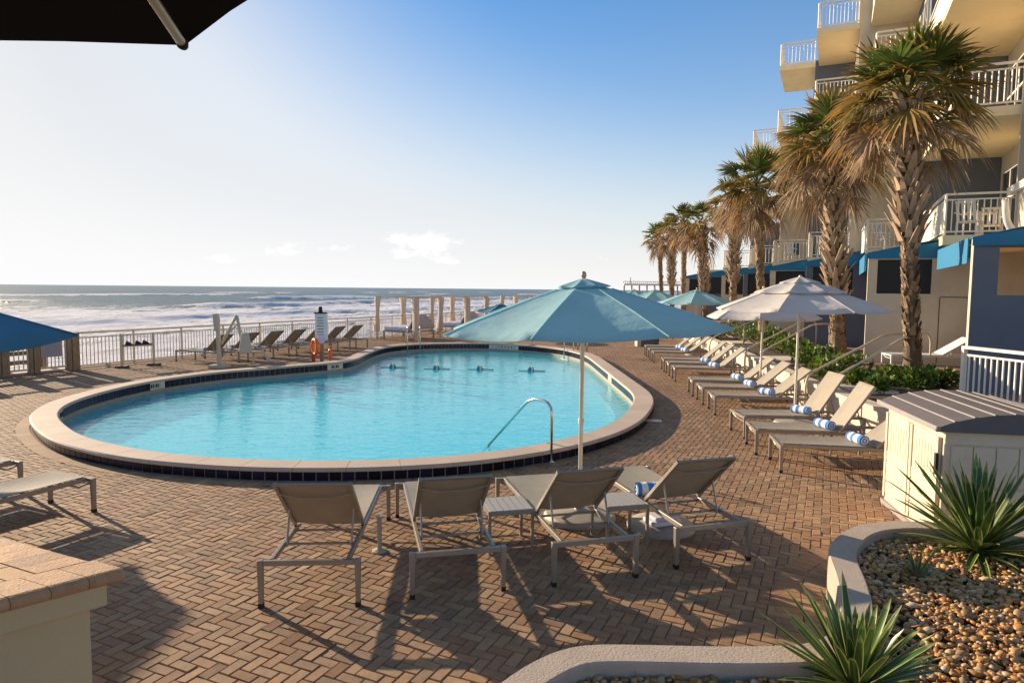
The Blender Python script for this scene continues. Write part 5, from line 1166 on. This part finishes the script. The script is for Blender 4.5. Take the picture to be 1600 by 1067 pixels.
def palm(base, crown, r, lab, boots=True, seed=0, ng=30, nd=20, tr=.19, full=True, bootlen=2.4, dlo=58):
    rd = random.Random(seed); base = Vector(base); crown = Vector(crown); H_ = crown.z - base.z
    root = empty('palm_tree', base); tag(root, lab, 'palm tree', 'sabal palms along the terrace')
    def ax(t): return base.lerp(crown, t) + (base - crown).cross(Vector((0, 0, 1))).normalized() * (math.sin(t * math.pi) * .12 * (rd0 - .5)) if (crown - base).xy.length > .05 else base.lerp(crown, t)
    rd0 = rd.random(); mb = MB(); nS = 46; pts = []; rs = []
    for i in range(nS + 1):
        t = i / nS; pts.append(ax(t * .97)); rs.append(tr * (1.28 - .55 * min(1, t * 6)) * (1 + .05 * ((i % 2) * 2 - 1)) * (1 + rd.uniform(-.05, .05)) + (.02 if t > .6 else 0))
    pts[0] = pts[0] - Vector((0, 0, .15))
    mb.tube(pts, rs, 16); mtk = mb
    mb = MB(); zt0 = 1 - bootlen / H_ if boots else .86
    nb = int(42 * bootlen) if boots else 36
    for i in range(nb):
        t = zt0 + (.99 - zt0) * i / nb; a = i * 2.4 + rd.uniform(-.2, .2); c = ax(t); o_ = Vector((math.cos(a), math.sin(a), 0)); w = .085; l_ = rd.uniform(.24, .42) * (1.5 if i < nb * .3 and boots and full else 1)
        p0 = c + o_ * tr * .85; out = o_ * rd.uniform(.35, .75) + Vector((0, 0, 1)); out.normalize(); p1 = p0 + out * l_; sd_ = Vector((-o_.y, o_.x, 0))
        mb.add([p0 - sd_ * w, p0 + sd_ * w, p1 + sd_ * w * .38, p1 - sd_ * w * .38, p0 - sd_ * w + o_ * .035, p0 + sd_ * w + o_ * .035, p1 + sd_ * w * .3 + o_ * .03, p1 - sd_ * w * .3 + o_ * .03], [(3, 2, 1, 0), (4, 5, 6, 7), (0, 1, 5, 4), (1, 2, 6, 5), (2, 3, 7, 6), (3, 0, 4, 7)], r=rd.random())
    mb.build('leaf_bases', M['boot'], root)
    # scaly bark plates lower down
    mb = mtk
    for i in range(260 if full else 60):
        t = rd.uniform(.02, zt0); a = rd.uniform(0, 6.28); c = ax(t); o_ = Vector((math.cos(a), math.sin(a), 0)); sd_ = Vector((-o_.y, o_.x, 0)); w = rd.uniform(.03, .08); h_ = rd.uniform(.08, .24); rr_ = tr * .75
        p0 = c + o_ * rr_; mb.add([p0 - sd_ * w, p0 + sd_ * w, p0 + sd_ * w * .6 + o_ * .05 + Vector((0, 0, h_)), p0 - sd_ * w * .6 + o_ * .05 + Vector((0, 0, h_)), p0 + Vector((0, 0, h_ * 1.1))], [(0, 1, 2, 3), (3, 2, 4)], r=rd.random())
    mb.build('trunk', M['palmtrunk'], root, smooth=False)
    cc = crown; mg = MB(); ns = 30 if full else 18
    for i in range(ng):
        f = (i + .5) / ng; a = i * 2.39996 + rd.uniform(-.35, .35); el_ = R(84 - 100 * f ** .8 + rd.uniform(-10, 10))
        d = Vector((math.cos(a) * math.cos(el_), math.sin(a) * math.cos(el_), math.sin(el_)))
        fan(mg, cc + Vector((0, 0, .05)), d, r * rd.uniform(.40, .58), r * rd.uniform(.42, .52), ns, .08 + .32 * f, rd, tipstart=rd.uniform(.5, .8) - .25 * f, wdt=.034 if full else .055, tipb=(.0 if f < .55 else rd.uniform(0, .5)))
    mg.build('green_fronds', M['frond'], root)
    md_ = MB()
    for i in range(nd):
        f = (i + .5) / nd; a = i * 2.39996 + 1 + rd.uniform(-.3, .3); el_ = R(4 - dlo * f + rd.uniform(-14, 14))
        d = Vector((math.cos(a) * math.cos(el_), math.sin(a) * math.cos(el_), math.sin(el_)))
        fan(md_, cc - Vector((0, 0, .1 + .35 * f)), d, r * rd.uniform(.32, .55), r * rd.uniform(.34, .46), ns - 6, rd.uniform(.25, .8), rd, spread=rd.uniform(50, 95), tipstart=.5, wdt=.026 if full else .045, sag=.25)
    md_.build('dry_fronds', M['dryfrond'], root)
    return root
def pb_(px, py, z=.4): p = G(px, py, z); return p
P1 = pb_(1427, 598); palm(P1, V(1418, 156, P1.y - .1), 1.92, 'nearest and largest palm, its ragged crown in front of the hotel balconies', boots=True, seed=1, ng=44, nd=17, tr=.19, bootlen=3.1, dlo=34)
P2 = pb_(1310, 561); palm(P2, V(1297, 232, P2.y + .2), 1.98, 'second palm, leaning, with big criss-cross leaf bases', boots=True, seed=2, ng=38, nd=19, tr=.22, bootlen=4.6)
P2b = V(1262, 560, 25.5); P2b.z = .4
P3 = V(1193, 530, 27.5); P3.z = .4; palm(P3, V(1183, 292, 27.4), 2.0, 'third palm with a smooth trunk and green fan leaves above the grey umbrellas', boots=False, seed=3, ng=30, nd=20, tr=.2)
for (px, d, cxp, cyp, rr_, lab, bo_, sd_) in ((1144, 33, 1150, 318, 1.75, 'fourth palm, shaggy trunk left of the smooth one', True, 4), (1103, 38, 1096, 350, 1.65, 'fifth palm, behind the near teal umbrella of the far row', True, 5), (1067, 43, 1069, 348, 1.6, 'sixth palm with a slim bare trunk', False, 6), (1050, 48, 1049, 362, 1.5, 'seventh palm with a rough brown trunk', True, 7), (1035, 52, 1030, 372, 1.55, 'leftmost and farthest palm of the row', False, 8)):
    p = V(px, 500, d); p.z = .3; palm(p, V(cxp, cyp, d), rr_ * (1.0), lab, boots=bo_, seed=sd_, ng=20, nd=22, tr=.21, full=False, bootlen=3.8)
# ------------------------------------------------------------------ shrubs in the bed
def shrub(loc, r, h, lab, seed, n=420, yel=.2):
    rd = random.Random(seed); root = empty('shrub', loc); tag(root, lab, 'shrub', 'low green shrubs in the planting bed'); mb = MB(); o = Vector(loc)
    lob = [(rd.uniform(-.6, .6) * r, rd.uniform(-.6, .6) * r, rd.uniform(.3, .75) * h, rd.uniform(.35, .6)) for _ in range(7)]
    for i in range(n):
        lx, ly, lz, lr = rd.choice(lob); v = Vector((rd.gauss(0, 1), rd.gauss(0, 1), rd.gauss(0, 1))).normalized(); q = rd.uniform(.55, 1.05)
        c = o + Vector((lx + v.x * lr * r * q, ly + v.y * lr * r * q, max(.03, lz + v.z * lr * h * .75 * q)))
        d = (v + Vector((0, 0, .5)) + Vector((rd.uniform(-.5, .5), rd.uniform(-.5, .5), rd.uniform(-.3, .5)))).normalized(); s = d.orthogonal().normalized(); s = (s * math.cos(i) + d.cross(s) * math.sin(i)); L_ = rd.uniform(.07, .14); w = L_ * .32
        mb.add([c, c + d * L_ * .5 + s * w, c + d * L_, c + d * L_ * .5 - s * w], [(0, 1, 2, 3)], r=rd.random(), t=1.0 if rd.random() < yel else 0.0)
    mb.build('foliage', M['leaf'], root)
    mb = MB()
    for i in range(6): a = i * 1.05; mb.tube([o + Vector((0, 0, -.02)), o + Vector((math.cos(a) * r * .5, math.sin(a) * r * .5, h * .6))], .012, 5)
    mb.build('stem', M['stem'], root)
sh_px = [(1400, 600, .45, .35), (1440, 606, .4, .38), (1475, 604, .45, .35), (1375, 612, .3, .25), (1345, 604, .35, .3), (1290, 590, .5, .42), (1320, 583, .5, .45), (1262, 572, .5, .45), (1285, 566, .45, .4), (1245, 556, .55, .5), (1222, 551, .6, .5), (1200, 545, .6, .55), (1210, 535, .6, .5), (1178, 536, .7, .55), (1190, 527, .7, .6), (1150, 530, .8, .6), (1135, 522, .8, .6), (1120, 528, .7, .45), (1060, 528, .8, .5), (1040, 526, .8, .45), (1085, 527, .7, .5)]
ords = ['behind the shed lid, left part', 'right beside the foot of the nearest palm', 'before the white railing at the right edge', 'small, just left of the shed lid', 'between the upright backrests and the nearest palm', 'at the foot of the leaning palm, near side', 'at the foot of the leaning palm, far side', 'under the near grey umbrella, right of its pole', 'under the near grey umbrella, before the leaning palm', 'left of the near grey umbrella pole', 'between the two grey umbrella poles', 'just right of the far grey umbrella pole', 'behind the near garden handrail of the second steps', 'left of the far grey umbrella pole', 'at the foot of the smooth trunked palm', 'below the point of the big teal umbrella', 'behind the middle three loungers', 'beside the third garden steps', 'near the grey cabinet, right part', 'near the grey cabinet, nearest to it', 'beyond the third cluster of loungers']
for i, ((px, py, r_, h_), od) in enumerate(zip(sh_px, ords)):
    p = G(px, py, ZT - .02); shrub(tuple(p), r_, h_, 'low green shrub ' + od, 100 + i, n=520 if i < 12 else 300, yel=.25)
